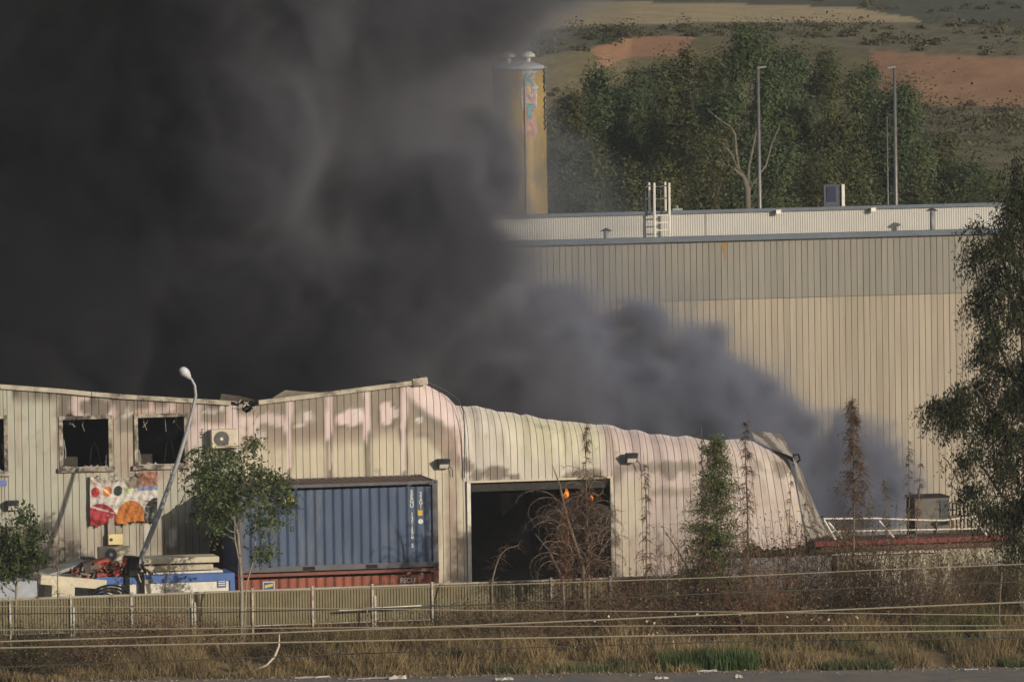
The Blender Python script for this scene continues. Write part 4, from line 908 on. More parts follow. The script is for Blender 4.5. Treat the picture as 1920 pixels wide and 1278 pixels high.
# ================================================================== VEGETATION
def leaf_quads(c, n, spread, size, aspect=2.2, droop=.3, r=rng, nrm=None):
    """n leaves round centre(s) c (k,3): returns (n,4,3)"""
    c = np.asarray(c); k = c[r.integers(0, len(c), n)] if len(c) != n else c
    p = k+r.normal(size=(n, 3))*spread
    d = r.normal(size=(n, 3)); d[:, 2] -= droop*2; d /= np.linalg.norm(d, axis=1)[:, None]
    s = r.normal(size=(n, 3)); s -= d*(s*d).sum(1)[:, None]; s /= np.linalg.norm(s, axis=1)[:, None]
    if nrm is not None:
        nn_ = nrm+r.normal(size=(n, 3))*.38; nn_ /= np.linalg.norm(nn_, axis=1)[:, None]
        d -= nn_*(d*nn_).sum(1)[:, None]; d /= np.linalg.norm(d, axis=1)[:, None]; s = np.cross(nn_, d)
    L_ = (size*r.uniform(.6, 1.3, n))[:, None]; W_ = L_/aspect
    return np.stack([p-d*L_/2, p+s*W_/2, p+d*L_/2, p-s*W_/2], 1)
def ribbons(paths, wid):
    """paths (n,k,3) -> crossed thin strips"""
    n, k, _ = paths.shape; t = np.gradient(paths, axis=1); t /= np.linalg.norm(t, axis=2)[..., None]+1e-9
    s = rng.normal(size=(n, 1, 3)); s = s-t*(s*t).sum(2)[..., None]; s /= np.linalg.norm(s, axis=2)[..., None]+1e-9
    s2 = np.cross(t, s); o = []
    wv = wid[..., None] if np.ndim(wid) == 2 else np.linspace(1, .35, k)[None, :, None]*wid
    for q in (s, s2):
        a = paths+q*wv/2; b = paths-q*wv/2
        o.append(np.stack([a[:, :-1], a[:, 1:], b[:, 1:], b[:, :-1]], 2).reshape(-1, 4, 3))
    return np.concatenate(o)
def colmix(n, cols, jit=.25):
    cols = np.array(cols); w_ = rng.random((n, 1)); i = rng.integers(0, len(cols), n); j = rng.integers(0, len(cols), n)
    return np.clip((cols[i]*w_+cols[j]*(1-w_))*(1+jit*(rng.random((n, 1))-.5)*2), .003, 1)
GREENS = [(.070, .106, .044), (.088, .122, .050), (.058, .088, .040), (.102, .126, .056)]
def back_tree(px, pyt, hw, Y, label, n=9000, pale=False, leafs=.15, cols=GREENS, conical=False, group='trees behind the warehouse'):
    top = P(px, pyt, Y); R_ = hw/ (FPX/((Y-CAM[1])/math.cos(PSI)))
    base = np.array([top[0], Y, 0]); H = top[2]
    r = thing('tall_tree', base, label, 'tree', group)
    mb = MB(); tr = [base+np.array([.25*math.sin(i*1.7+px), 0, H*.8*i/6]) for i in range(7)]
    mb.tube(tr, [.32, .28, .25, .2, .15, .1, .05], 7)
    nb = 9
    for i in range(nb):
        a = random.uniform(0, 6.28); z0 = H*random.uniform(.25, .7); q = base+np.array([0, 0, z0]); L_ = R_*random.uniform(.5, .9)
        mb.tube([q, q+np.array([math.cos(a)*L_*.5, math.sin(a)*L_*.5, L_*.5]), q+np.array([math.cos(a)*L_, math.sin(a)*L_, L_*1.3])], [.09, .06, .03], 5)
    mb.build('trunk', M_palebark if pale else M_bark, r)
    ncl = 84 if not conical else 30
    cl = []
    while len(cl) < ncl:
        q = rng.uniform(-1, 1, 3)
        d = np.linalg.norm(q)
        if d > 1 or d < .35: continue
        zz = H*.56+q[2]*H*.405
        rr = R_*(1 if not conical else (1-.8*(q[2]+1)/2))
        if q[2] > .6: rr *= (1.18-.3*q[2])
        cl.append(base+np.array([q[0]*rr, q[1]*rr, zz]))
    cl = np.array(cl)
    cs = rng.uniform(.4, .95, ncl)
    idx = rng.integers(0, ncl, n)
    off = rng.normal(size=(n, 3)); off /= np.linalg.norm(off, axis=1)[:, None]; rad_ = rng.random((n, 1))**.45; off *= rad_
    ctr = base+np.array([0, 0, H*.55])
    outw = cl[idx]-ctr; outw /= np.linalg.norm(outw, axis=1)[:, None]+1e-6
    lq = leaf_quads(cl[idx]+off*(cs[idx]*1.45)[:, None]*np.array([.85, .85, 1.1]), n, .03, leafs*(1.35-.85*rad_[:, 0]**2), 1.5, .15, nrm=off+outw*.4+np.array([0, 0, .25]))
    cc_ = colmix(n, cols, .10)*(.85+.3*rng.random(ncl)[idx])[:, None]
    quads('crown', lq, M_leaf, r, cc_)
    return r
OLIVE = [(.085, .095, .035), (.10, .105, .042), (.06, .075, .028), (.12, .118, .055)]
specs = [(1062, 145, 66, 108, 'dark bushy tree just right of the silo'), (1128, 108, 66, 116, 'rounded tree second from the silo, thin smoke before its foot', ), (1205, 92, 70, 122, 'tree behind the caged ladder, left of the tallest crown'),
         (1290, 62, 72, 113, 'tall tree between ladder and pale-stemmed tree'), (1395, 42, 84, 105, 'tallest tree with several pale forked stems showing'), (1470, 66, 66, 116, 'tall dark tree just right of the left light pole'),
         (1548, 84, 70, 111, 'broad dark tree behind the sign pylon'), (1625, 112, 66, 117, 'rounded tree left of the right-hand light pole'), (1690, 140, 48, 110, 'narrower tree right of the right-hand light pole'),
         (1752, 205, 55, 113, 'lower tree before the foot of the red earth bank'), (1826, 258, 58, 110, 'low bushy tree left of the big dark tree'), (1895, 305, 50, 116, 'small tree peeping behind the big dark tree')]
for i, s_ in enumerate(specs):
    back_tree(s_[0], s_[1], s_[2]*1.22, s_[3], s_[4], n=48000 if i < 9 else 30000, cols=GREENS if i % 3 else OLIVE[:3])
for px, pyt, hw, Y, lab, con in ((1170, 285, 40, 92, 'olive young tree left of the caged ladder', False), (1248, 262, 50, 94, 'olive feathery young tree above the ladder', False), (1330, 205, 46, 96, 'light olive young tree left of the pale forked stems', False), (1462, 300, 26, 88, 'slim conical sapling right of the left light pole', True),
                                 (1525, 255, 44, 93, 'olive young tree left above the sign pylon', False), (1605, 268, 42, 90, 'shadowed young tree right of the sign pylon', False), (1722, 280, 40, 92, 'grey green young tree right of the tall light poles', False), (1795, 300, 44, 90, 'bushy grey green sapling above the tall vent pipe', False), (1858, 312, 34, 88, 'small leafy sapling near the warehouse right end', False), (1100, 300, 34, 95, 'dim sapling in thin smoke between silo and ladder', False)):
    back_tree(px, pyt, hw, Y, lab, n=13000, leafs=.125, cols=OLIVE, conical=con, group='young trees behind the warehouse')
# pale forked stems of the tallest tree, as a part of it
tall = [o for o in bpy.data.objects if o.get('label', '').startswith('tallest tree')][0]
mb = MB(); TY = 100.2
st = lambda pts, r_: mb.tube([P(a, b, TY+dy) for a, b, dy in pts], r_, 7)
st([(1402, 420, 0), (1401, 355, 0), (1395, 335, 0), (1384, 320, 0)], [.15, .14, .12, .1]); st([(1395, 335, 0), (1378, 318, -.3), (1355, 306, -.6), (1330, 300, -.8), (1308, 303, -1)], [.075, .06, .05, .035, .015])
st([(1385, 322, 0), (1372, 290, 0), (1356, 270, -.2), (1335, 258, -.4), (1322, 252, -.5)], [.065, .055, .045, .03, .015]); st([(1386, 322, 0), (1380, 285, .2), (1378, 252, .3), (1370, 238, .2), (1345, 222, 0), (1325, 203, -.3)], [.075, .065, .055, .04, .03, .015])
st([(1402, 350, 0), (1404, 310, .3), (1410, 285, .5), (1416, 255, .6), (1425, 225, .8)], [.075, .065, .055, .04, .02]); st([(1404, 355, 0), (1436, 310, .5), (1447, 270, .6), (1462, 235, .8)], [.05, .045, .035, .02])
mb.build('forked_stem', mat('stem_bark', (.13, .115, .09), rough=.9, var=.35, scale=3), tall, True)

# ---- leafy tree in front of the container
def near_tree(base, trunks, blobs, nleaf, leafs, label, name, cols, aspect, mtrunk=M_bark, droop=.3, group=None, spread=.5, extra_b=0):
    r = thing(name, base, label, 'tree', group)
    mb = MB()
    for pts, rad in trunks: mb.tube(pts, rad, 7)
    cl = []; wt = []
    for (c, rad) in blobs:
        m_ = max(3, int((13 if droop < .5 else 8)*rad*rad*2))
        for _ in range(m_):
            q = rng.normal(size=3); q /= np.linalg.norm(q); q *= rad*1.12*rng.random()**.4; cl.append(c+q*np.array([1, 1, .9]))
    cl = np.array(cl)
    tt = np.array(trunks[0][0][-1]); allp = np.concatenate([np.array(t[0])[1:] for t in trunks])
    for q in cl[::3]:
        d = np.linalg.norm(allp-q, axis=1)+np.maximum(0, allp[:, 2]-q[2])*1.5; s0 = allp[np.argmin(d)]
        mb.tube([s0, (s0+q)/2+np.array([0, 0, -.05]), q], [.018, .012, .005], 4, cap=False)
    mb.build('trunk', mtrunk, r, True)
    # leaflets in small sprays
    ns_ = nleaf//9; wl = 1; sp = cl[rng.integers(0, len(cl), ns_)]+rng.normal(size=(ns_, 3))*spread*(.17 if droop > .5 else .22)
    dv = rng.normal(size=(ns_, 3)); dv[:, 2] = dv[:, 2]*.4-droop; dv /= np.linalg.norm(dv, axis=1)[:, None]
    tt_ = np.tile(np.linspace(0, 1, 9), ns_)[:, None]; pos_ = np.repeat(sp, 9, 0)+np.repeat(dv, 9, 0)*tt_*leafs*(3.0 if droop < .5 else 4.5)
    pos_[:, 2] -= (tt_[:, 0]**2)*leafs*1.2*droop*2
    lq = leaf_quads(pos_, len(pos_), leafs*.22, leafs, aspect, droop)
    cc_ = np.repeat(colmix(ns_, cols, .35), 9, 0)*(.85+.3*rng.random((len(pos_), 1)))
    quads('crown', lq, M_leaf, r, cc_)
    return r
TYY = -7.6
def PT(px, py, dy=0): return P(px, py, TYY+dy)
b = G(452, 1228, .45); b = np.array([PT(452, 1228)[0], TYY, .45])
tr = [([b, PT(453, 1100), PT(450, 1050), PT(446, 1000), PT(436, 965), PT(425, 920)], [.06, .05, .045, .04, .03, .015]), ([PT(450, 1060), PT(440, 1010), PT(440, 970), PT(420, 930), PT(392, 900)], [.03, .028, .024, .018, .008]),
      ([b+np.array([.05, 0, 0]), PT(462, 1095), PT(478, 1040), PT(479, 985), PT(482, 950)], [.03, .026, .022, .018, .01]), ([PT(446, 1000), PT(455, 960), PT(470, 930), PT(500, 915)], [.025, .02, .015, .008]), ([PT(436, 965), PT(412, 900), PT(405, 860), PT(410, 835)], [.02, .016, .012, .006])]
bl = [(PT(a, b_, dy), rad/62) for a, b_, rad, dy in ((400, 855, 40, 0), (455, 865, 42, .3), (372, 900, 26, -.2), (420, 900, 45, .2), (475, 910, 45, 0), (515, 925, 32, .1), (400, 945, 38, .2), (440, 935, 40, -.3), (495, 950, 36, .2), (395, 975, 28, 0), (530, 950, 18, 0), (480, 985, 18, 0), (385, 870, 25, .1), (490, 1035, 8, 0), (375, 925, 20, 0))]
near_tree(b, tr, bl, 9800, .14, 'young leafy green tree before the left end of the blue container', 'leafy_tree', [(.075, .108, .036), (.10, .135, .046), (.058, .085, .032), (.13, .15, .058)], 3.0, M_palebark, .25)
b = np.array([PT(28, 1240)[0], TYY, .45])
tr = [([b, PT(30, 1110), PT(34, 1060), PT(30, 1010), PT(20, 975)], [.04, .035, .03, .02, .01]), ([PT(33, 1070), PT(55, 1040), PT(68, 1020)], [.02, .015, .006])]
bl = [(PT(a, b_, dy), rad/62) for a, b_, rad, dy in ((15, 985, 26, 0), (40, 975, 20, 0), (10, 1030, 32, .2), (50, 1020, 28, 0), (60, 1050, 22, .1), (25, 1065, 30, 0), (-10, 1050, 34, 0), (70, 1030, 14, 0))]
near_tree(b, tr, bl, 4600, .14, 'leafy green sapling at the left edge before the junk heap', 'leafy_tree', [(.052, .078, .024), (.075, .100, .032), (.035, .055, .02)], 2.6, M_palebark, .25)
# big dark tree at right
TYY = -45.0
b = np.array([PT(1890, 1250)[0], TYY, .45])
b[0] = PT(1975, 1250)[0]
tr = [([b, PT(1968, 1100), PT(1955, 1000), PT(1940, 880), PT(1925, 760), PT(1915, 600), PT(1915, 450), PT(1925, 300)], [.10, .09, .085, .075, .065, .05, .035, .02]), ([PT(1940, 880), PT(1880, 800), PT(1830, 730), PT(1790, 750)], [.07, .05, .035, .012]), ([PT(1925, 760), PT(1870, 640), PT(1835, 540), PT(1820, 450)], [.06, .045, .03, .012]), ([PT(1905, 600), PT(1880, 480), PT(1862, 420)], [.05, .035, .015]), ([PT(1955, 1000), PT(1880, 930), PT(1825, 850)], [.05, .035, .015])]
bl = [(PT(a, b_, dy), rad/74) for a, b_, rad, dy in ((1925, 330, 46, 0), (1895, 385, 34, 0), (1925, 420, 60, .3), (1865, 430, 34, 0), (1842, 470, 18, -.2), (1890, 500, 55, 0), (1850, 530, 26, .2), (1930, 560, 60, 0), (1870, 600, 44, -.3), (1838, 570, 18, 0), (1895, 680, 50, 0), (1855, 660, 20, 0), (1836, 725, 20, .2), (1806, 738, 16, 0), (1878, 755, 40, 0), (1780, 762, 8, 0), (1795, 790, 10, 0), (1842, 800, 24, 0), (1905, 810, 55, .3), (1820, 860, 22, 0), (1865, 870, 38, 0), (1830, 910, 24, 0), (1900, 930, 50, 0), (1855, 950, 28, 0), (1940, 720, 60, 0), (1950, 900, 60, 0), (1755, 758, 6, 0), (1900, 1020, 34, 0), (2000, 500, 70, 0), (2000, 700, 80, 0), (1990, 880, 70, 0), (1975, 380, 50, 0))]
near_tree(b, tr, bl, 66000, .125, 'big dark drooping willow-like tree filling the right edge', 'dark_tree', [(.030, .038, .016), (.021, .028, .013), (.040, .046, .02), (.056, .058, .025)], 3.8, mat('dark_bark', (.06, .05, .038), rough=.9, var=.3), .75, spread=.6)

# ---- conifers and dead saplings before the fence
def conifer(px, pyt, label, Y=-8.5, hw=30, foliage=0, fcols=None, bare=1.0, rad=.045, lean=0, nbr=70, name='dead_conifer', droop=.5, low=.12, cat='tree', curl=0, taper=1.0):
    top = P(px, pyt, Y); base = np.array([top[0]+lean, Y, .42]); H = top[2]-.42
    r = thing(name, base, label, cat, 'conifers and dead saplings before the fence')
    mb = MB(); pts = [base+(top-base)*s+np.array([.03*math.sin(s*9+px), .03*math.cos(s*7+px), 0]) for s in np.linspace(0, 1, 12)]
    mb.tube(pts, list(np.linspace(rad, .006, 12)), 6); mb.build('trunk', M_bark, r, True)
    Rm = hw/63.0
    s = rng.uniform(low, .97, nbr); az = rng.uniform(0, 6.28, nbr); L_ = Rm*(1-s)**taper*rng.uniform(.4, 1.15, nbr)+.06
    t = np.linspace(0, 1, 8)[None, :]
    st = base+(top-base)*s[:, None]
    out = np.stack([np.cos(az), np.sin(az), 0*az], -1)
    if curl:
        ang = t*rng.uniform(1.5, 3.6, (nbr, 1)); rr = (L_*.5)[:, None]
        hx = rr*(1-np.cos(ang))+L_[:, None]*.25*t; hz = rr*np.sin(ang)*1.1
    else:
        hx = L_[:, None]*t; hz = L_[:, None]*(.35*t-droop*1.2*t*t)
    paths = st[:, None, :]+out[:, None, :]*hx[..., None]+np.array([0, 0, 1])*hz[..., None]
    vr = [ribbons(paths, .022)]
    # side twigs
    nt_ = int(nbr*8*bare); bi = rng.integers(0, nbr, nt_); ti = rng.integers(2, 8, nt_)
    p0 = paths[bi, ti]; dv = rng.normal(size=(nt_, 3))*.7+out[bi]*.5; dv[:, 2] -= .4; dv /= np.linalg.norm(dv, axis=1)[:, None]
    tl = rng.uniform(.06, .2, nt_)[:, None, None]*(.5+Rm)
    tp_ = p0[:, None, :]+dv[:, None, :]*tl*np.linspace(0, 1, 4)[None, :, None]; tp_[..., 2] -= (np.linspace(0, 1, 4)**2)[None, :]*tl[..., 0]*.5
    vr.append(ribbons(tp_, .013))
    V = np.concatenate(vr); quads('branches', V, M_dry, r, colmix(len(V), [(.15, .105, .07), (.11, .078, .054), (.20, .145, .10)], .3))
    if foliage:
        keep_b = np.nonzero(rng.random(nbr) < .55)[0]; bi = keep_b[rng.integers(0, len(keep_b), foliage)]; tf = rng.uniform(.1, 1, foliage)*7; i0 = tf.astype(int); i1 = np.minimum(i0+1, 7); fr = (tf-i0)[:, None]
        c = paths[bi, i0]*(1-fr)+paths[bi, i1]*fr
        lq = leaf_quads(c, foliage, .05+.03*Rm, .10, 3.4, .3)
        quads('foliage', lq, M_leaf, r, colmix(foliage, fcols or [(.095, .135, .04), (.13, .17, .052), (.07, .098, .032)], .35))
    return r
BRN = [(.13, .075, .04), (.17, .10, .055), (.09, .055, .035)]
conifer(1342, 812, 'living green conifer before the pink scorched wall', hw=112, taper=.8, foliage=15000, nbr=210, rad=.05, droop=.15, name='green_conifer')
conifer(1598, 740, 'tall brown dead conifer rising before the smoke', hw=80, foliage=2300, fcols=BRN, nbr=170, rad=.05, droop=.7)
conifer(1398, 772, 'bare grey trunk tree right of the green conifer', hw=44, nbr=130, rad=.065, droop=.6, Y=-8.0)
conifer(1208, 850, 'thin bare sapling left of the green conifer', hw=30, nbr=80, rad=.04, lean=.06)
conifer(1316, 800, 'thin bare stem touching the green conifer on its left', hw=20, nbr=50, rad=.03, foliage=400, fcols=BRN)
conifer(1482, 872, 'slender bare stem before the torn end sheet', hw=16, nbr=40, rad=.028, lean=-.1)
conifer(1512, 925, 'short slanting bare stem right of the torn end sheet', hw=14, nbr=30, rad=.024, lean=-.55)
conifer(1634, 920, 'short bare stem just right of the brown dead conifer', hw=14, nbr=34, rad=.026)
conifer(1658, 890, 'bare stem second right of the brown dead conifer', hw=16, nbr=36, rad=.028, lean=.25)
conifer(1704, 815, 'tall bare stem before the rooftop cabinet, left one', hw=18, nbr=60, rad=.035, lean=-.1)
conifer(1730, 835, 'tall bare stem before the rooftop cabinet, right one', hw=18, nbr=60, rad=.03, lean=-.55)
conifer(1757, 930, 'thin bare stem right of the rooftop cabinet front', hw=14, nbr=34, rad=.024)
conifer(1882, 900, 'pale thin bare stem before the big dark tree', hw=14, nbr=20, rad=.03, lean=-.2, Y=-11)
# the curled dead tree in front of the doorway
r = conifer(1098, 775, 'curly dead tree with arching pale branches before the doorway', hw=26, nbr=60, rad=.05, Y=-8.2, name='curly_dead_tree', low=.5)
base = wloc(r); vr = []; 
for cx, yy0, n_, sp in ((1100, 1090, 60, .62), (1062, 1100, 44, .7), (1125, 1100, 16, .6)):
    for i in range(n_):
        s0 = P(cx+random.gauss(0, 7), random.uniform(900 if cx == 1100 else 945, 1088), -8.2+random.uniform(-.3, .3)); sgn = random.choice([-1, -1, 1]) if cx < 1100 else random.choice([-1, 1, 1])
        R_ = random.uniform(.25, .72)*sp; a1 = random.uniform(1.9, 4.4); a = np.linspace(0, a1, 14); yaw = random.uniform(-.7, .7)
        x_ = sgn*R_*(1-np.cos(a))*(1+.3*random.random()); z_ = R_*np.sin(a)*random.uniform(.8, 1.1)+.12*a/a1
        vr.append(np.stack([s0[0]+x_*math.cos(yaw), s0[1]+x_*math.sin(yaw), s0[2]+z_], -1))
V1 = ribbons(np.array(vr), .021)
arr = np.array(vr); nt_ = 3800; bi = rng.integers(0, len(arr), nt_); ti = rng.integers(2, 14, nt_); p0 = arr[bi, ti]; dv = rng.normal(size=(nt_, 3)); dv[:, 2] -= .4; dv /= np.linalg.norm(dv, axis=1)[:, None]
tp_ = p0[:, None, :]+dv[:, None, :]*rng.uniform(.05, .2, (nt_, 1, 1))*np.linspace(0, 1, 3)[None, :, None]
V2 = ribbons(tp_, .011)
quads('arching_branch', np.concatenate([V1, V2]), M_dry, r, np.concatenate([colmix(len(V1), [(.30, .25, .19), (.2, .155, .11)], .3), colmix(len(V2), [(.16, .10, .065), (.12, .085, .06)], .3)]))
mb = MB(); mb.tube([np.array([P(1100, 1100, -8.2)[0], -8.2, .42]), P(1092, 1060, -8.2), P(1060, 960, -8.2), P(1050, 910, -8.2), P(1035, 870, -8.2)], [.07, .06, .04, .03, .006], 6)
mb.tube([np.array([P(1060, 1100, -8.2)[0], -8.2, .42]), P(1055, 1085, -8.2), P(1028, 1030, -8.2), P(1003, 1000, -8.2)], [.05, .04, .03, .008], 6); mb.build('side_trunk', M_bark, r, True)
RUST = [(.20, .085, .045), (.15, .07, .04), (.11, .06, .04)]
c = np.array([P((1062 if k_ % 5 < 3 else 1106)+random.gauss(0, 7)+(1085-py_)*-.03, py_, -8.2+random.gauss(0, .12)) for k_, py_ in enumerate(np.random.default_rng(5).uniform(935, 1090, 110))])
lq = leaf_quads(c, 6500, .10, .05, 2.4, .2); quads('rusty_leaves', lq, M_leaf, r, colmix(6500, RUST, .4))
# small snags by the fence
def snag(pts, label, rad=.03, twigs=40):
    ps = [P(a, b, -8.0) for a, b in pts]; base = np.array([ps[0][0], -8.0, .42]); r = thing('dead_snag', base, label, 'dead plant', 'dead snags by the fence')
    mb = MB(); ps = [base]+ps; mb.tube(ps, list(np.linspace(rad, .008, len(ps))), 6); mb.build('stem', M_bark, r, True)
    pa = np.array(ps[1:]); c = pa[rng.integers(0, len(pa), twigs)]+rng.normal(size=(twigs, 3))*.05; dv = rng.normal(size=(twigs, 3)); dv[:, 2] += .2
    tp_ = c[:, None, :]+dv[:, None, :]*rng.uniform(.1, .3, (twigs, 1, 1))*np.linspace(0, 1, 5)[None, :, None]; tp_[..., 2] -= .1*np.linspace(0, 1, 5)[None, :]**2
    V = ribbons(tp_, .012); quads('twigs', V, M_dry, r, colmix(len(V), [(.18, .13, .09), (.13, .095, .065)], .3), 'stuff')
snag([(922, 1090), (930, 1060), (938, 1040), (950, 1028), (972, 1022)], 'small crooked snag before the left of the doorway', .035, 60)
snag([(1300, 1085), (1270, 1030), (1250, 1000), (1240, 985)], 'slanting dead branch before the wall right of the doorway', .03, 30)
snag([(108, 1110), (108, 1060), (106, 1030), (112, 1010)], 'thin dead twiggy stem before the junk heap', .02, 50)
snag([(70, 1120), (72, 1085), (76, 1060)], 'short dead stem left of the junk heap', .016, 30)
snag([(310, 1110), (312, 1080), (316, 1062)], 'dark bare twiggy shrub before the cabin panel', .014, 60)

# ---- dry bushes (things), dry grass and weeds (stuff)
def dry_bush(px, py_base, w_px, h_px, label, Y, cols, leafc=None, n=150, nl=500, name='dry_bush'):
    c = P(px, py_base, Y); c[2] = .42; W_, H_ = w_px/63.0, h_px/63.0
    r = thing(name, c, label, 'bush', 'dry bushes along the fence')
    s = c+np.stack([rng.normal(0, W_*.18, n), rng.normal(0, .25, n), np.zeros(n)], -1)
    dv = np.stack([rng.normal(0, W_*.4, n), rng.normal(0, .35, n), H_*rng.uniform(.35, 1.1, n)], -1)
    t = np.linspace(0, 1, 5)[None, :, None]
    paths = s[:, None, :]+dv[:, None, :]*t+np.stack([rng.normal(0, .15, n), rng.normal(0, .1, n), -.18*H_*rng.random(n)], -1)[:, None, :]*t**2*1.4
    V = [ribbons(paths, .014)]
    nt_ = n*4; bi = rng.integers(0, n, nt_); ti = rng.integers(1, 5, nt_); p0 = paths[bi, ti]; d2 = rng.normal(size=(nt_, 3)); d2[:, 2] = np.abs(d2[:, 2])*.7
    tp_ = p0[:, None, :]+d2[:, None, :]*rng.uniform(.04, .14, (nt_, 1, 1))*np.linspace(0, 1, 3)[None, :, None]
    V.append(ribbons(tp_, .009)); V = np.concatenate(V)
    quads('twigs', V, M_dry, r, colmix(len(V), cols, .35), 'stuff')
    cc_ = paths[rng.integers(0, n, nl), rng.integers(1, 5, nl)]; lq = leaf_quads(cc_, nl, .07, .075, 2.0, .2); quads('leaves', lq, M_leaf, r, colmix(nl, leafc or cols, .4))
    return r
DB = [(.21, .14, .085), (.15, .10, .065), (.27, .19, .115)]; DK = [(.10, .074, .05), (.14, .10, .066), (.075, .06, .04)]; GRB = [(.06, .075, .025), (.085, .095, .035), (.11, .10, .045)]
spec = [(380, 1235, 120, 70, 'low brown bush in the grass below the leafy tree', DB, GRB), (560, 1240, 130, 75, 'low dull green bush in the grass below the red container', DK, GRB), (690, 1235, 120, 80, 'low dark bush in the grass under the loose rail', DK, DB), (860, 1240, 120, 90, 'low greenish bush below the pale pier', DK, GRB), (960, 1245, 130, 90, 'greenish brown bush in the grass below the doorway', DB, GRB), (150, 1245, 130, 80, 'low dark brown bush in the grass at far left', DK, DB), (60, 1230, 120, 120, 'dark green brown bush at the foot of the left sapling', DK, GRB), (215, 1220, 90, 110, 'twiggy brown bush on the fence left of the lamp', DB, None), (300, 1215, 110, 120, 'rust brown bush on the fence right of the lamp', DB, None), (800, 1185, 70, 70, 'small brown bush at the fence before the pale pier', DB, None),
        (905, 1200, 110, 110, 'brown bush at the fence below the small crooked snag', DB, DK), (1010, 1205, 130, 150, 'dense grey brown bush below the doorway, left', DB, DK), (1090, 1210, 120, 190, 'tall brown bush at the foot of the curly dead tree', DB, RUST), (1150, 1210, 110, 150, 'tangled brown bush below the doorway right post', DB, DK),
        (1215, 1210, 110, 130, 'reddish brown bush under the thin bare sapling', DB, RUST), (1285, 1215, 100, 150, 'dark brown bush left of the green conifer foot', DK, DB), (1345, 1215, 120, 170, 'green bush at the foot of the green conifer', DK, GRB), (1420, 1225, 130, 170, 'brown thicket right of the green conifer foot', DB, RUST), (1490, 1230, 120, 190, 'tall dry thicket under the torn end sheet', DB, DK),
        (1560, 1235, 120, 190, 'dark thicket left of the brown conifer foot', DK, DB), (1625, 1235, 120, 190, 'dark tangled thicket right of the brown conifer foot', DK, DK), (1690, 1240, 120, 180, 'dark thicket under the rooftop cabinet', DK, DB), (1750, 1240, 110, 170, 'brown thicket left of the white gate frame', DB, DK), (1820, 1245, 120, 150, 'dry thicket inside the white gate frame', DB, GRB), (1890, 1245, 130, 190, 'dark thicket at the foot of the big dark tree', DK, GRB),
        (1480, 1248, 130, 80, 'low straw coloured bush before the thickets', [(.24, .17, .095), (.18, .125, .07)], None), (1780, 1250, 90, 70, 'low yellow brown bush near the gate foot', [(.26, .19, .09), (.2, .14, .07)], None)]
for s_ in spec:
    dry_bush(s_[0], s_[1], s_[2], s_[3]*(1.25 if s_[0] > 1200 and s_[3] > 100 else .75 if 1000 < s_[0] < 1160 else 1), s_[4], random.uniform(-9.8, -7.0), s_[5], s_[6], n=int(110+s_[2]*2.2), nl=int(s_[2]*s_[3]*.16))
def blades(n, x, y, h, w_, z=.45, lean=.35):
    p = np.stack([x, y, ground_z(x, y)-.03], -1); d = np.stack([rng.normal(0, lean, n)*h, rng.normal(0, lean, n)*h, h], -1)
    s = rng.normal(size=(n, 3)); s[:, 2] = 0; s /= np.linalg.norm(s, axis=1)[:, None]; m_ = p+d*.55+np.array([0, 0, 1])*(h*.08)[:, None]
    tp_ = p+d; wv = w_[:, None]
    return np.concatenate([np.stack([p-s*wv, p+s*wv, m_+s*wv*.7, m_-s*wv*.7], 1), np.stack([m_-s*wv*.7, m_+s*wv*.7, tp_+s*wv*.12, tp_-s*wv*.12], 1)])
n = 92000
x = rng.uniform(-19, 16, n); y = road_edge(x)+.1+(-5.7-road_edge(x)-.1)*rng.random(n)
den = vnoise(np.stack([x, y], -1), .9, 401, 3); keep = den > .40; x, y, den = x[keep], y[keep], den[keep]; n = len(x)
h = (.15+.8*np.clip(den-.38, 0, .4)/.4)*rng.uniform(.5, 1.25, n)*(.35+.65*sstep(.2, 1.6, y-road_edge(x))); h = np.clip(h, .06, 1.0)
tone = vnoise(np.stack([x, y], -1), 1.7, 411, 2)[:, None]
gc = (colmix(n, [(.30, .22, .11), (.22, .16, .08), (.36, .27, .145)], .3)*(1-tone*.75)+colmix(n, [(.10, .078, .045), (.12, .10, .05)], .3)*tone*.75)
gr = sstep(.55, .8, vnoise(np.stack([x, y], -1), 2.6, 421, 2)*(.6+.6*sstep(-7, 6, x)))[:, None]; gc = gc*(1-gr)+colmix(n, [(.085, .095, .035), (.11, .11, .045)], .3)*gr
V = blades(n, x, y, h, rng.uniform(.006, .013, n)); o = quads('dry_grass', V, M_dry, None, np.concatenate([gc, gc]), 'stuff'); tag(o, 'dry straw coloured grass bank between road and fence', 'grass')
def patch(name, label, boxes, n, h0, h1, cols):
    xx, yy = [], []
    for (pa, pb, ya, yb) in boxes:
        m_ = n//len(boxes); yv0 = rng.uniform(ya, yb, m_)+12.75; xa = np.array([G(pa, 1240, .45)[0]]*m_); xb = np.array([G(pb, 1240, .45)[0]]*m_); u = rng.random(m_)
        xx.append(xa+(xb-xa)*u); yy.append(yv0+road_edge(xa+(xb-xa)*u))
    xx = np.concatenate(xx); yy = np.concatenate(yy); m_ = len(xx); c_ = colmix(m_, cols, .3)
    V = blades(m_, xx, yy, rng.uniform(h0, h1, m_)*(.6+.6*vnoise(np.stack([xx, yy], -1), .5, 431, 2)), rng.uniform(.008, .016, m_), lean=.15)
    o = quads(name, V, M_leaf, None, np.concatenate([c_, c_]), 'stuff'); tag(o, label, 'weeds')
patch('green_weeds', 'fresh green reed-like weeds by the road right of centre', [(1195, 1262, -12.2, -11.2), (1290, 1385, -12.4, -11.0), (1262, 1290, -12.2, -11.4)], 3600, .35, .75, [(.065, .115, .03), (.085, .135, .04), (.05, .085, .028)])
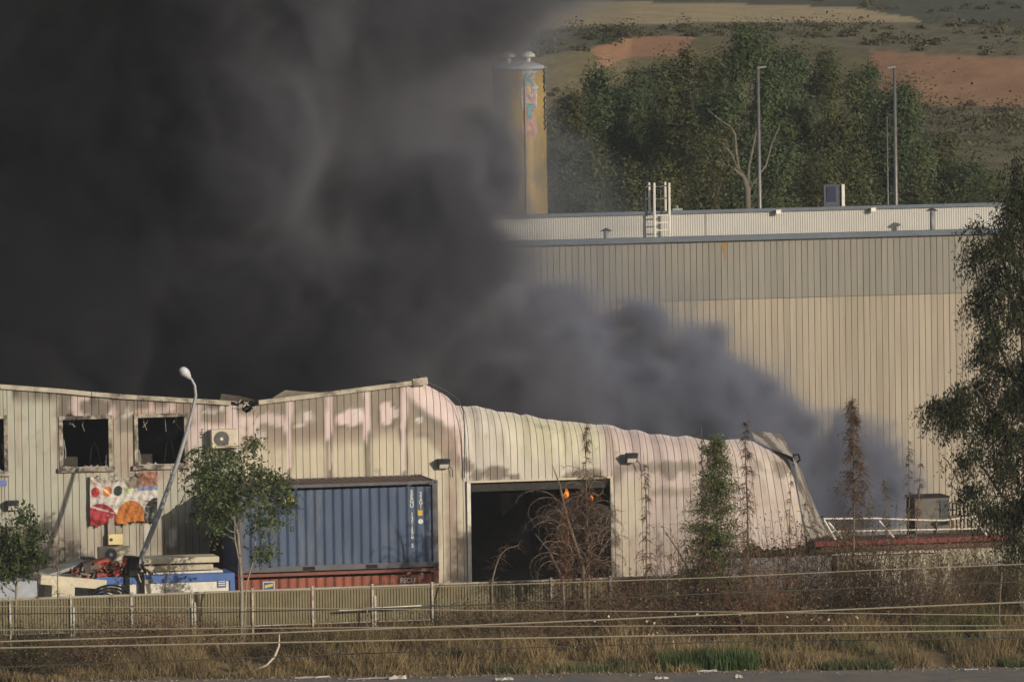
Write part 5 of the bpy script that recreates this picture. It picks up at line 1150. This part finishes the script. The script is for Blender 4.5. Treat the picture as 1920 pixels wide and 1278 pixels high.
patch('low_green_weeds', 'low greyish green weeds along the road edge', [(860, 1130, -12.5, -11.4), (1120, 1200, -12.2, -10.6), (1500, 1640, -12.9, -12.0), (1850, 1930, -12.8, -11.5)], 4200, .12, .38, [(.09, .105, .045), (.11, .12, .05), (.075, .09, .04)])
# white seed heads / litter specks on the right brush
mb = MB()
for i in range(46):
    q = P(random.uniform(1100, 1620), random.uniform(1150, 1225), random.uniform(-11.5, -9.5)); s_ = random.uniform(.012, .026); mb.obox(q, np.array([s_, 0, 0]), np.array([0, s_, 0]), np.array([0, 0, s_*1.1]))
o = mb.build('pale_seed_heads', mat('seed_white', (.55, .5, .4), var=.2)); tag(o, 'pale seed heads dotted over the brown thickets', 'seed heads', kind='stuff')
# litter by the road
def litter(px, py, w_, h_, label, z=.47, rot=0):
    c = G(px, py, z); mb = MB(); n_ = 7
    top = [c+np.array([w_*(i/(n_-1)-.5), random.uniform(-.06, .06), h_*(.5+.5*random.random())]) for i in range(n_)]
    bot = [c+np.array([w_*(i/(n_-1)-.5)*1.05, random.uniform(-.08, .02)-.06, random.uniform(0, .01)]) for i in range(n_)]
    back = [c+np.array([w_*(i/(n_-1)-.5)*1.05, .1, 0]) for i in range(n_)]
    mb.add(bot+top+back, [(i, i+1, n_+i+1, n_+i) for i in range(n_-1)]+[(n_+i, n_+i+1, 2*n_+i+1, 2*n_+i) for i in range(n_-1)])
    o = mb.build('paper_litter', M_litter); tag(o, label, 'litter', 'litter by the road')
for a in ((585, 1270, 1.0, .05, 'long pale scrap at the road edge left of centre'), (690, 1272, 1.2, .04, 'longest flat pale strip at the bottom road edge'), (745, 1272, .5, .12, 'crumpled white scrap at the road edge below the container'), (945, 1274, .5, .1, 'orange tinged scrap on the road at bottom centre'), (1240, 1272, .4, .08, 'white scrap on the road under the green weeds'),
          (1325, 1258, .55, .07, 'white scrap right of the green weeds'), (1385, 1270, .2, .12, 'small upright white scrap on the road'), (1820, 1255, .4, .05, 'white scrap on the verge at right'), (825, 1260, .3, .1, 'white scrap on the grass edge below the pier'), (700, 1225, .4, .06, 'pale sheet scrap lying in the dry grass')): litter(*a)
def stick(pts, Y, rad, m, label, cat='stick', name='fallen_branch'):
    mb = MB(); mb.tube([P(a, b, Y) for a, b in pts], rad, 6); o = mb.build(name, m, None, True); tag(o, label, cat)
stick([(474, 1257), (500, 1246), (515, 1230), (523, 1210), (524, 1188)], -11.6, [.02, .035, .04, .03, .012], mat('bare_wood', (.50, .42, .32), var=.2), 'pale bare broken branch standing in the dry grass')
stick([(1200, 1245), (1206, 1228), (1215, 1235), (1232, 1250), (1250, 1258), (1262, 1257)], -12.3, .018, mat('pale_tube', (.42, .46, .5), var=.2), 'bent pale tube lying before the green weeds', 'tube', 'bent_tube')
stick([(1266, 1270), (1268, 1240), (1264, 1215), (1262, 1200)], -12.4, [.03, .024, .022, .02], M_litter, 'white plastic strip hanging upright in the green weeds', 'strip', 'plastic_strip')
stick([(1370, 1248), (1373, 1232), (1376, 1222)], -12.4, [.03, .02, .015], M_litter, 'short white strip right of the green weeds', 'strip', 'plastic_strip')

# ================================================================== HILLSIDE
ang = lambda py: math.radians(3.54)-(639-py)/FPX
prof = [(150, 700), (240, 420), (262, 300), (268, 262), (275, 225)]
cols_px = np.linspace(820, 2010, 150); rows_py = np.linspace(330, -60, 110)
def dist_of(px, py):
    # bank top, terrace, field and upper slope, farther as they lie higher in the view
    bt = np.interp(px, [800, 1000, 1130, 1180, 1300, 1500, 1700, 1800, 1920, 2050], [126, 108, 84, 66, 66, 82, 101, 105, 108, 111])
    bf = bt+95
    d = np.where(py > bf, 440+(330-py)*.25, 0)
    dbf = 440+(330-bf)*.25
    d = np.where((py <= bf) & (py > bt), dbf+(bf-py)*.10, d); dbt = dbf+9.5
    fe = np.interp(px, [800, 900, 1000, 1100, 1300, 1500, 1720, 2050], [74, 66, 58, 50, 44, 42, 41, 40])
    fe = np.minimum(fe, bt-4)
    d = np.where((py <= bt) & (py > fe), dbt+(bt-py)*.55, d); dfe = dbt+(bt-fe)*.55
    d = np.where(py <= fe, dfe+(fe-py)*1.6, d)
    return d, bt, fe
PXg, PYg = np.meshgrid(cols_px, rows_py)
D, BT, FE = dist_of(PXg, PYg)
rays = fw+RT*((PXg[..., None]-960)/FPX)-UP*((PYg[..., None]-639)/FPX)
hd = np.linalg.norm(rays[..., :2], axis=-1); V = CAM+rays*(D/hd)[..., None]
nz_ = vnoise(np.stack([PXg, PYg*2], -1), 40, 501, 3); nf = vnoise(np.stack([PXg, PYg*2.5], -1), 9, 511, 3); wob = (nz_-.5)*16
c_scrub = np.array([.135, .115, .058])*(.6+.8*nf)[..., None]; c_red = np.array([.265, .148, .085])*(.8+.4*nf)[..., None]; c_tan = np.array([.40, .305, .16])*(.92+.16*nf)[..., None]
C_ = c_scrub.copy()
k = (PYg < BT+95) & (PYg > BT+wob*.4) & ((PXg > 1640+wob*2) | ((PXg > 1120+wob*2) & (PXg < 1300+wob) & (PYg < BT+42))); C_[k] = c_red[k]
fu = np.interp(PXg, [800, 1000, 1400, 1600, 1720, 1730, 2000], [-40, 0, 8, 14, 35, 45, 60]); k = (PYg < FE+wob*.2) & (PYg > fu+wob*.2); C_[k] = c_tan[k]
k = PYg < fu; C_[k] = (np.array([.075, .07, .042])*(.6+.8*nf)[..., None])[k]
# foot of the hill meets the flat ground, crest goes on behind
foot = V[0].copy(); foot[:, 2] = -1.0; foot[:, :2] += (V[0][:, :2]-CAM[:2])*-.12
crest = V[-1].copy(); crest[:, :2] += (V[-1][:, :2]-CAM[:2])*.3; crest[:, 2] += 22
V = np.concatenate([foot[None], V, crest[None]]); C_ = np.concatenate([C_[:1], C_, C_[-1:]])
# carry the slope sideways beyond the view
def side(sgn):
    e = V[:, -1:] if sgn > 0 else V[:, :1]; return e+np.array([sgn*250*math.cos(PSI), -sgn*60, 0])
V = np.concatenate([side(-1), V, side(1)], 1); C_ = np.concatenate([C_[:, :1], C_, C_[:, -1:]], 1)
o = gridmesh('hill', V, M_hill, None, C_); o['kind'] = 'structure'
# scrub on the hillside
n = 300; pxs = rng.uniform(1000, 1935, n); _, bt_, fe_ = dist_of(pxs, pxs*0); u = rng.random(n)
pys = np.where(u < .55, fe_+4+(bt_-fe_-2)*rng.random(n), np.where(u < .75, bt_+rng.uniform(70, 130, n), rng.uniform(-40, 0, n)+np.interp(pxs, [1400, 1720, 1930], [0, 25, 30])))
Dd = dist_of(pxs, pys)[0]; rr = fw+RT*((pxs[:, None]-960)/FPX)-UP*((pys[:, None]-639)/FPX); cc_ = CAM+rr*(Dd/np.linalg.norm(rr[:, :2], axis=1))[:, None]
k2 = rng.random(n) < .16; pxs = np.where(k2, rng.uniform(1735, 1935, n), pxs); pys = np.where(k2, rng.uniform(205, 285, n), pys); Dd = dist_of(pxs, pys)[0]; rr = fw+RT*((pxs[:, None]-960)/FPX)-UP*((pys[:, None]-639)/FPX); cc_ = CAM+rr*(Dd/np.linalg.norm(rr[:, :2], axis=1))[:, None]
sz = np.where(k2, 2.0, 1)*np.exp(rng.normal(-.75, .55, n))*np.where((u > .55) & (u < .75) & (pxs > 1700), 1.9, 1); reps = 130
c2 = np.repeat(cc_, reps, 0)+rng.normal(size=(n*reps, 3))*np.repeat(sz, reps)[:, None]*np.array([1.1, .8, .75])*.42
lq = leaf_quads(c2, len(c2), .01, .20, 1.4, 0, nrm=(c2-np.repeat(cc_, reps, 0))/.5+np.array([0, 0, .5])); kc = np.repeat(colmix(n, [(.075, .08, .035), (.10, .095, .045), (.12, .10, .05), (.06, .065, .03)], .3), reps, 0)
o = quads('hillside_scrub', lq, M_leaf, None, kc, 'stuff'); tag(o, 'low dull green scrub scattered over the hillside terraces', 'scrub')

# ================================================================== SMOKE
def smoke(name, label, lo, hi, vox, dens_fn, color, aniso, density, soot=None, dmax=1.0, dark_x=None):
    lo, hi = np.array(lo, float), np.array(hi, float); res = np.ceil((hi-lo)/vox).astype(int); hi = lo+(res-1)*vox
    gx, gy, gz = [np.linspace(lo[k], hi[k], res[k]) for k in range(3)]
    X, Y, Z = np.meshgrid(gx, gy, gz, indexing='ij')
    d = dens_fn(X, Y, Z)
    e = np.ones_like(d)
    for k in range(3):
        sh = [1, 1, 1]; sh[k] = res[k]; i = np.arange(res[k]); e *= np.clip(np.minimum(i, res[k]-1-i)/4., 0, 1).reshape(sh)
    d = (d*e).astype(np.float32)
    me = bpy.data.meshes.new(name); n = d.size; me.vertices.add(n)
    co = np.zeros((n, 3), np.float32); co[:, 0] = np.linspace(lo[0], hi[0], n); me.vertices.foreach_set('co', co.ravel())
    me.attributes.new('d', 'FLOAT', 'POINT').data.foreach_set('value', d.ravel())
    ob = bpy.data.objects.new(name, me); COL.objects.link(ob)
    m = bpy.data.materials.new(name); m.use_nodes = True; t = m.node_tree; t.nodes.clear(); oo = t.nodes.new('ShaderNodeOutputMaterial'); pv = t.nodes.new('ShaderNodeVolumePrincipled')
    pv.inputs['Color'].default_value = (*color, 1); pv.inputs['Density'].default_value = density; pv.inputs['Anisotropy'].default_value = aniso
    pv.inputs['Density Attribute'].default_value = 'density'
    if soot:
        vi = t.nodes.new('ShaderNodeVolumeInfo'); mr = t.nodes.new('ShaderNodeMapRange'); mr.inputs[2].default_value = dmax
        mc = t.nodes.new('ShaderNodeMix'); mc.data_type = 'RGBA'; mc.inputs[6].default_value = (*color, 1); mc.inputs[7].default_value = (*soot, 1)
        t.links.new(vi.outputs['Density'], mr.inputs[0]); t.links.new(mr.outputs[0], mc.inputs[0]); t.links.new(mc.outputs[2], pv.inputs['Color'])
    if dark_x:      # smoke colour darkens towards the left, broken up by noise
        gp = t.nodes.new('ShaderNodeNewGeometry'); nz = t.nodes.new('ShaderNodeTexNoise'); nz.inputs['Scale'].default_value = .13; nz.inputs['Detail'].default_value = 0; sp_ = t.nodes.new('ShaderNodeSeparateXYZ')
        ma = t.nodes.new('ShaderNodeMath'); ma.operation = 'MULTIPLY_ADD'; ma.inputs[1].default_value = 26.0; mq = t.nodes.new('ShaderNodeMapRange'); mq.inputs[1].default_value = dark_x[0]+13; mq.inputs[2].default_value = dark_x[1]+13; mq.inputs[3].default_value = 1.0; mq.inputs[4].default_value = dark_x[2]
        mm = t.nodes.new('ShaderNodeMix'); mm.data_type = 'RGBA'; mm.blend_type = 'MULTIPLY'; mm.inputs[0].default_value = 1
        t.links.new(gp.outputs['Position'], nz.inputs['Vector']); t.links.new(gp.outputs['Position'], sp_.inputs[0]); t.links.new(nz.outputs['Fac'], ma.inputs[0]); t.links.new(sp_.outputs[0], ma.inputs[2]); t.links.new(ma.outputs[0], mq.inputs[0])
        t.links.new(mc.outputs[2], mm.inputs[6]); t.links.new(mq.outputs[0], mm.inputs[7]); t.links.new(mm.outputs[2], pv.inputs['Color'])
    t.links.new(pv.outputs[0], oo.inputs['Volume']); me.materials.append(m)
    ng = bpy.data.node_groups.new(name, 'GeometryNodeTree'); ng.interface.new_socket('Geometry', in_out='INPUT', socket_type='NodeSocketGeometry'); ng.interface.new_socket('Geometry', in_out='OUTPUT', socket_type='NodeSocketGeometry')
    N = ng.nodes; L = ng.links; gi = N.new('NodeGroupInput'); go = N.new('NodeGroupOutput'); vc = N.new('GeometryNodeVolumeCube'); si = N.new('GeometryNodeSampleIndex'); si.data_type = 'FLOAT'; si.domain = 'POINT'
    na = N.new('GeometryNodeInputNamedAttribute'); na.data_type = 'FLOAT'; na.inputs[0].default_value = 'd'; ps = N.new('GeometryNodeInputPosition')
    s1 = N.new('ShaderNodeVectorMath'); s1.operation = 'SUBTRACT'; s1.inputs[1].default_value = lo; s2 = N.new('ShaderNodeVectorMath'); s2.operation = 'MULTIPLY'; s2.inputs[1].default_value = [1/vox]*3
    s3 = N.new('ShaderNodeVectorMath'); s3.operation = 'ADD'; s3.inputs[1].default_value = (.5, .5, .5); s4 = N.new('ShaderNodeVectorMath'); s4.operation = 'FLOOR'
    sx = N.new('ShaderNodeSeparateXYZ')
    L.new(ps.outputs[0], s1.inputs[0]); L.new(s1.outputs[0], s2.inputs[0]); L.new(s2.outputs[0], s3.inputs[0]); L.new(s3.outputs[0], s4.inputs[0]); L.new(s4.outputs[0], sx.inputs[0])
    a = N.new('ShaderNodeMath'); a.operation = 'MULTIPLY_ADD'; a.inputs[1].default_value = float(res[1]); b = N.new('ShaderNodeMath'); b.operation = 'MULTIPLY_ADD'; b.inputs[1].default_value = float(res[2])
    L.new(sx.outputs[0], a.inputs[0]); L.new(sx.outputs[1], a.inputs[2]); L.new(a.outputs[0], b.inputs[0]); L.new(sx.outputs[2], b.inputs[2])
    L.new(gi.outputs[0], si.inputs['Geometry']); L.new(na.outputs[0], si.inputs['Value']); L.new(b.outputs[0], si.inputs['Index']); L.new(si.outputs[0], vc.inputs['Density'])
    vc.inputs['Min'].default_value = lo; vc.inputs['Max'].default_value = hi
    for k, nm in enumerate('XYZ'): vc.inputs['Resolution '+nm].default_value = int(res[k])
    sm_ = N.new('GeometryNodeSetMaterial'); sm_.inputs['Material'].default_value = m
    L.new(vc.outputs[0], sm_.inputs[0]); L.new(sm_.outputs[0], go.inputs[0])
    md = ob.modifiers.new('volume', 'NODES'); md.node_group = ng
    tag(ob, label, 'smoke', kind='stuff'); return ob
MIDY = 14.0
edge_px = [(1130, -200), (1070, -40), (985, 20), (930, 100), (918, 200), (916, 330), (908, 400), (920, 470), (965, 540), (1000, 600), (1030, 640), (1075, 700), (1110, 760), (1120, 830)]
ed = np.array([P(a, b, MIDY) for a, b in edge_px]); ed = ed[np.argsort(ed[:, 2])]
def splat(X, Y, Z, q, cs, rs, squash=(1, 1, 1)):
    """largest 1-d/r over many round puffs, each worked only in its own neighbourhood"""
    f = np.full(X.shape, -1.0, np.float32); gx, gy, gz = X[:, 0, 0], Y[0, :, 0], Z[0, 0, :]; sq = np.array(squash)
    for c, r_ in zip(cs, rs):
        m_ = r_*1.7/sq+1.2
        i0, i1 = np.searchsorted(gx, [c[0]-m_[0], c[0]+m_[0]]); j0, j1 = np.searchsorted(gy, [c[1]-m_[1], c[1]+m_[1]]); k0, k1 = np.searchsorted(gz, [c[2]-m_[2], c[2]+m_[2]])
        if i1 <= i0 or j1 <= j0 or k1 <= k0: continue
        dd = 1-np.sqrt((((q[i0:i1, j0:j1, k0:k1]-c)*sq)**2).sum(-1))/r_
        np.maximum(f[i0:i1, j0:j1, k0:k1], dd, out=f[i0:i1, j0:j1, k0:k1])
    return f
sr = np.random.default_rng(77)
def plume(X, Y, Z):
    p = np.stack([X, Y, Z], -1).astype(np.float32)
    wv = np.stack([vnoise(p, 2.8, 601, 3, .6), vnoise(p, 2.8, 611, 3, .6), vnoise(p, 2.8, 621, 3, .6)], -1)-.5
    q = p+wv*3.2
    n1 = vnoise(q*np.array([1, 1, .7], np.float32), 5.5, 631, 3, .5); n2 = vnoise(q, 1.9, 641, 5, .6)
    cs, rs = [], []
    while len(cs) < 520:
        c = np.array([sr.uniform(-23, 14), sr.uniform(4.5, 24), sr.uniform(5.5, 30)]); xb = np.interp(c[2], ed[:, 2], ed[:, 0]); r_ = .8+2.2*sr.random()**1.6
        if c[0] > xb-r_*.3: continue
        if c[0] < xb-7 and c[1] > 15 and sr.random() < .6: continue
        cs.append(c); rs.append(r_)
    f = splat(X, Y, Z, q, cs, rs)
    xb = np.interp(Z, ed[:, 2], ed[:, 0])
    edge = sstep(-1.2, 2.6, xb-X+6*(n1-.5)+4*(n2-.5)); dep = sstep(11.0, 5.5, np.abs(Y-MIDY)+5*(n2-.5)+3*(n1-.5))
    low = sstep(4.6, 6.6, Z+1.2*(n2-.5))
    side = 1+1.2*sstep(-5, -13, X+16*(n1-.5))
    body = .15+1.1*sstep(.38, .62, n2)
    return side*low*edge*dep*body*(.24+1.35*sstep(-.10, .36, f+.8*(n2-.5)))
smoke('black_smoke', 'huge dark brown grey smoke plume rising behind the burnt wall', (-24, 2.6, 4.4), (17, 28.5, 31), .25, plume, (.53, .545, .64), .15, 1.1, (.13, .135, .175), 2.4, (-1.5, -14.0, .19))
puffs = [(1010, 690, 2.6, 13), (1080, 760, 2.3, 12), (1110, 650, 1.9, 14), (1180, 690, 1.9, 13), (1190, 780, 2.0, 11), (1260, 700, 1.8, 13), (1290, 780, 2.0, 11), (1320, 670, 1.15, 14), (1345, 650, .8, 14), (1370, 750, 1.5, 12), (1420, 780, 1.5, 12), (1400, 715, .9, 13),
         (1450, 760, 1.0, 12), (1480, 830, 1.5, 12), (1520, 800, .75, 12), (1530, 870, 1.6, 13), (1560, 930, 1.6, 12), (1590, 830, 1.0, 13), (1610, 880, 1.5, 14), (1650, 870, .95, 14), (1660, 930, 1.5, 13), (1700, 900, .9, 14), (1720, 945, .9, 14), (1690, 870, .6, 14), (1735, 925, .6, 14), (1640, 820, .5, 14), (1560, 790, .55, 13), (1600, 960, 1.6, 12), (1500, 950, 1.4, 10), (1350, 830, 1.7, 10), (1430, 850, 1.5, 10), (940, 640, 2.2, 12), (1060, 620, 1.2, 14), (1090, 600, .7, 14)]
pc = [P(a, b, Y_) for a, b, r_, Y_ in puffs]; pr = [a[2] for a in puffs]
for c, r_ in list(zip(pc, pr)):
    for _ in range(int(5+4*r_)):
        u = sr.normal(size=3); u /= np.linalg.norm(u); pc.append(c+u*r_*np.array([.8, 1.1, .75])); pr.append(r_*sr.uniform(.22, .5))
def lowsmoke(X, Y, Z):
    p = np.stack([X, Y, Z], -1)
    wv = np.stack([vnoise(p, 1.3, 701, 3), vnoise(p, 1.3, 711, 3), vnoise(p, 1.3, 721, 3)], -1)-.5
    q = p+wv*1.0
    f = splat(X, Y, Z, q, pc, pr, (1, .75, 1)); n2 = vnoise(q, .9, 731, 4, .55)
    n3 = vnoise(q, 2.4, 741, 3, .5); g_ = f+.75*(n2-.5)+.8*(n3-.52); return (.16*sstep(-.12, .22, g_)+.95*sstep(.10, .72, g_))*(.2+1.2*n2)
smoke('grey_smoke', 'bluish grey smoke billows creeping right along the collapsed roof', (-7, 3.0, 1.5), (17, 24, 13.5), .25, lowsmoke, (.50, .54, .70), .1, 2.0)
def veil(X, Y, Z):
    p = np.stack([X, Y, Z], -1); q = p+(np.stack([vnoise(p, 3, 801, 2), vnoise(p, 3, 811, 2), vnoise(p, 3, 821, 2)], -1)-.5)*3
    n1 = vnoise(q, 2.6, 831, 4, .55)
    L_ = ((1000, 330, 2.0), (1070, 330, 1.6), (1100, 370, 1.2), (960, 250, 2.0), (930, 120, 2.2), (1060, 250, 1.2), (960, 20, 2.6), (1010, 480, 2.0), (1100, 500, 1.4), (1220, 545, 1.0), (1190, 600, 1.2), (1270, 560, .8), (1400, 660, 1.4), (1130, 420, 1.4), (1060, 440, 1.8), (1080, 560, 1.8), (1160, 570, 1.8), (1300, 600, 1.6), (1230, 620, 1.8), (1450, 700, 1.4), (1350, 560, 1.2), (1000, 540, 1.8), (1500, 740, 1.2))
    f = splat(X, Y, Z, q, [P(a, b, 16) for a, b, _ in L_], [r_ for _, _, r_ in L_], (1, .6, 1))
    return sstep(-.15, .9, f+1.3*(n1-.5))
smoke('thin_smoke', 'thin hazy smoke veil drifting past the silo and warehouse wall', (-6, 9, 4.4), (17, 24, 24), .45, veil, (.42, .46, .55), .1, .17)

# ================================================================== HAZE over the whole place
mb = MB(); mb.box((-570, -430, -2.0), (650, 910, 75)); hz = mb.build('haze', None); hz['kind'] = 'stuff'; hz['label'] = 'faint dusty evening haze in the air'; hz['category'] = 'haze'
hm = bpy.data.materials.new('haze'); hm.use_nodes = True; t = hm.node_tree; t.nodes.clear(); oo = t.nodes.new('ShaderNodeOutputMaterial'); pv = t.nodes.new('ShaderNodeVolumePrincipled')
pv.inputs['Color'].default_value = (.80, .86, .95, 1); pv.inputs['Density'].default_value = .00014; t.links.new(pv.outputs[0], oo.inputs['Volume']); hz.data.materials.append(hm)
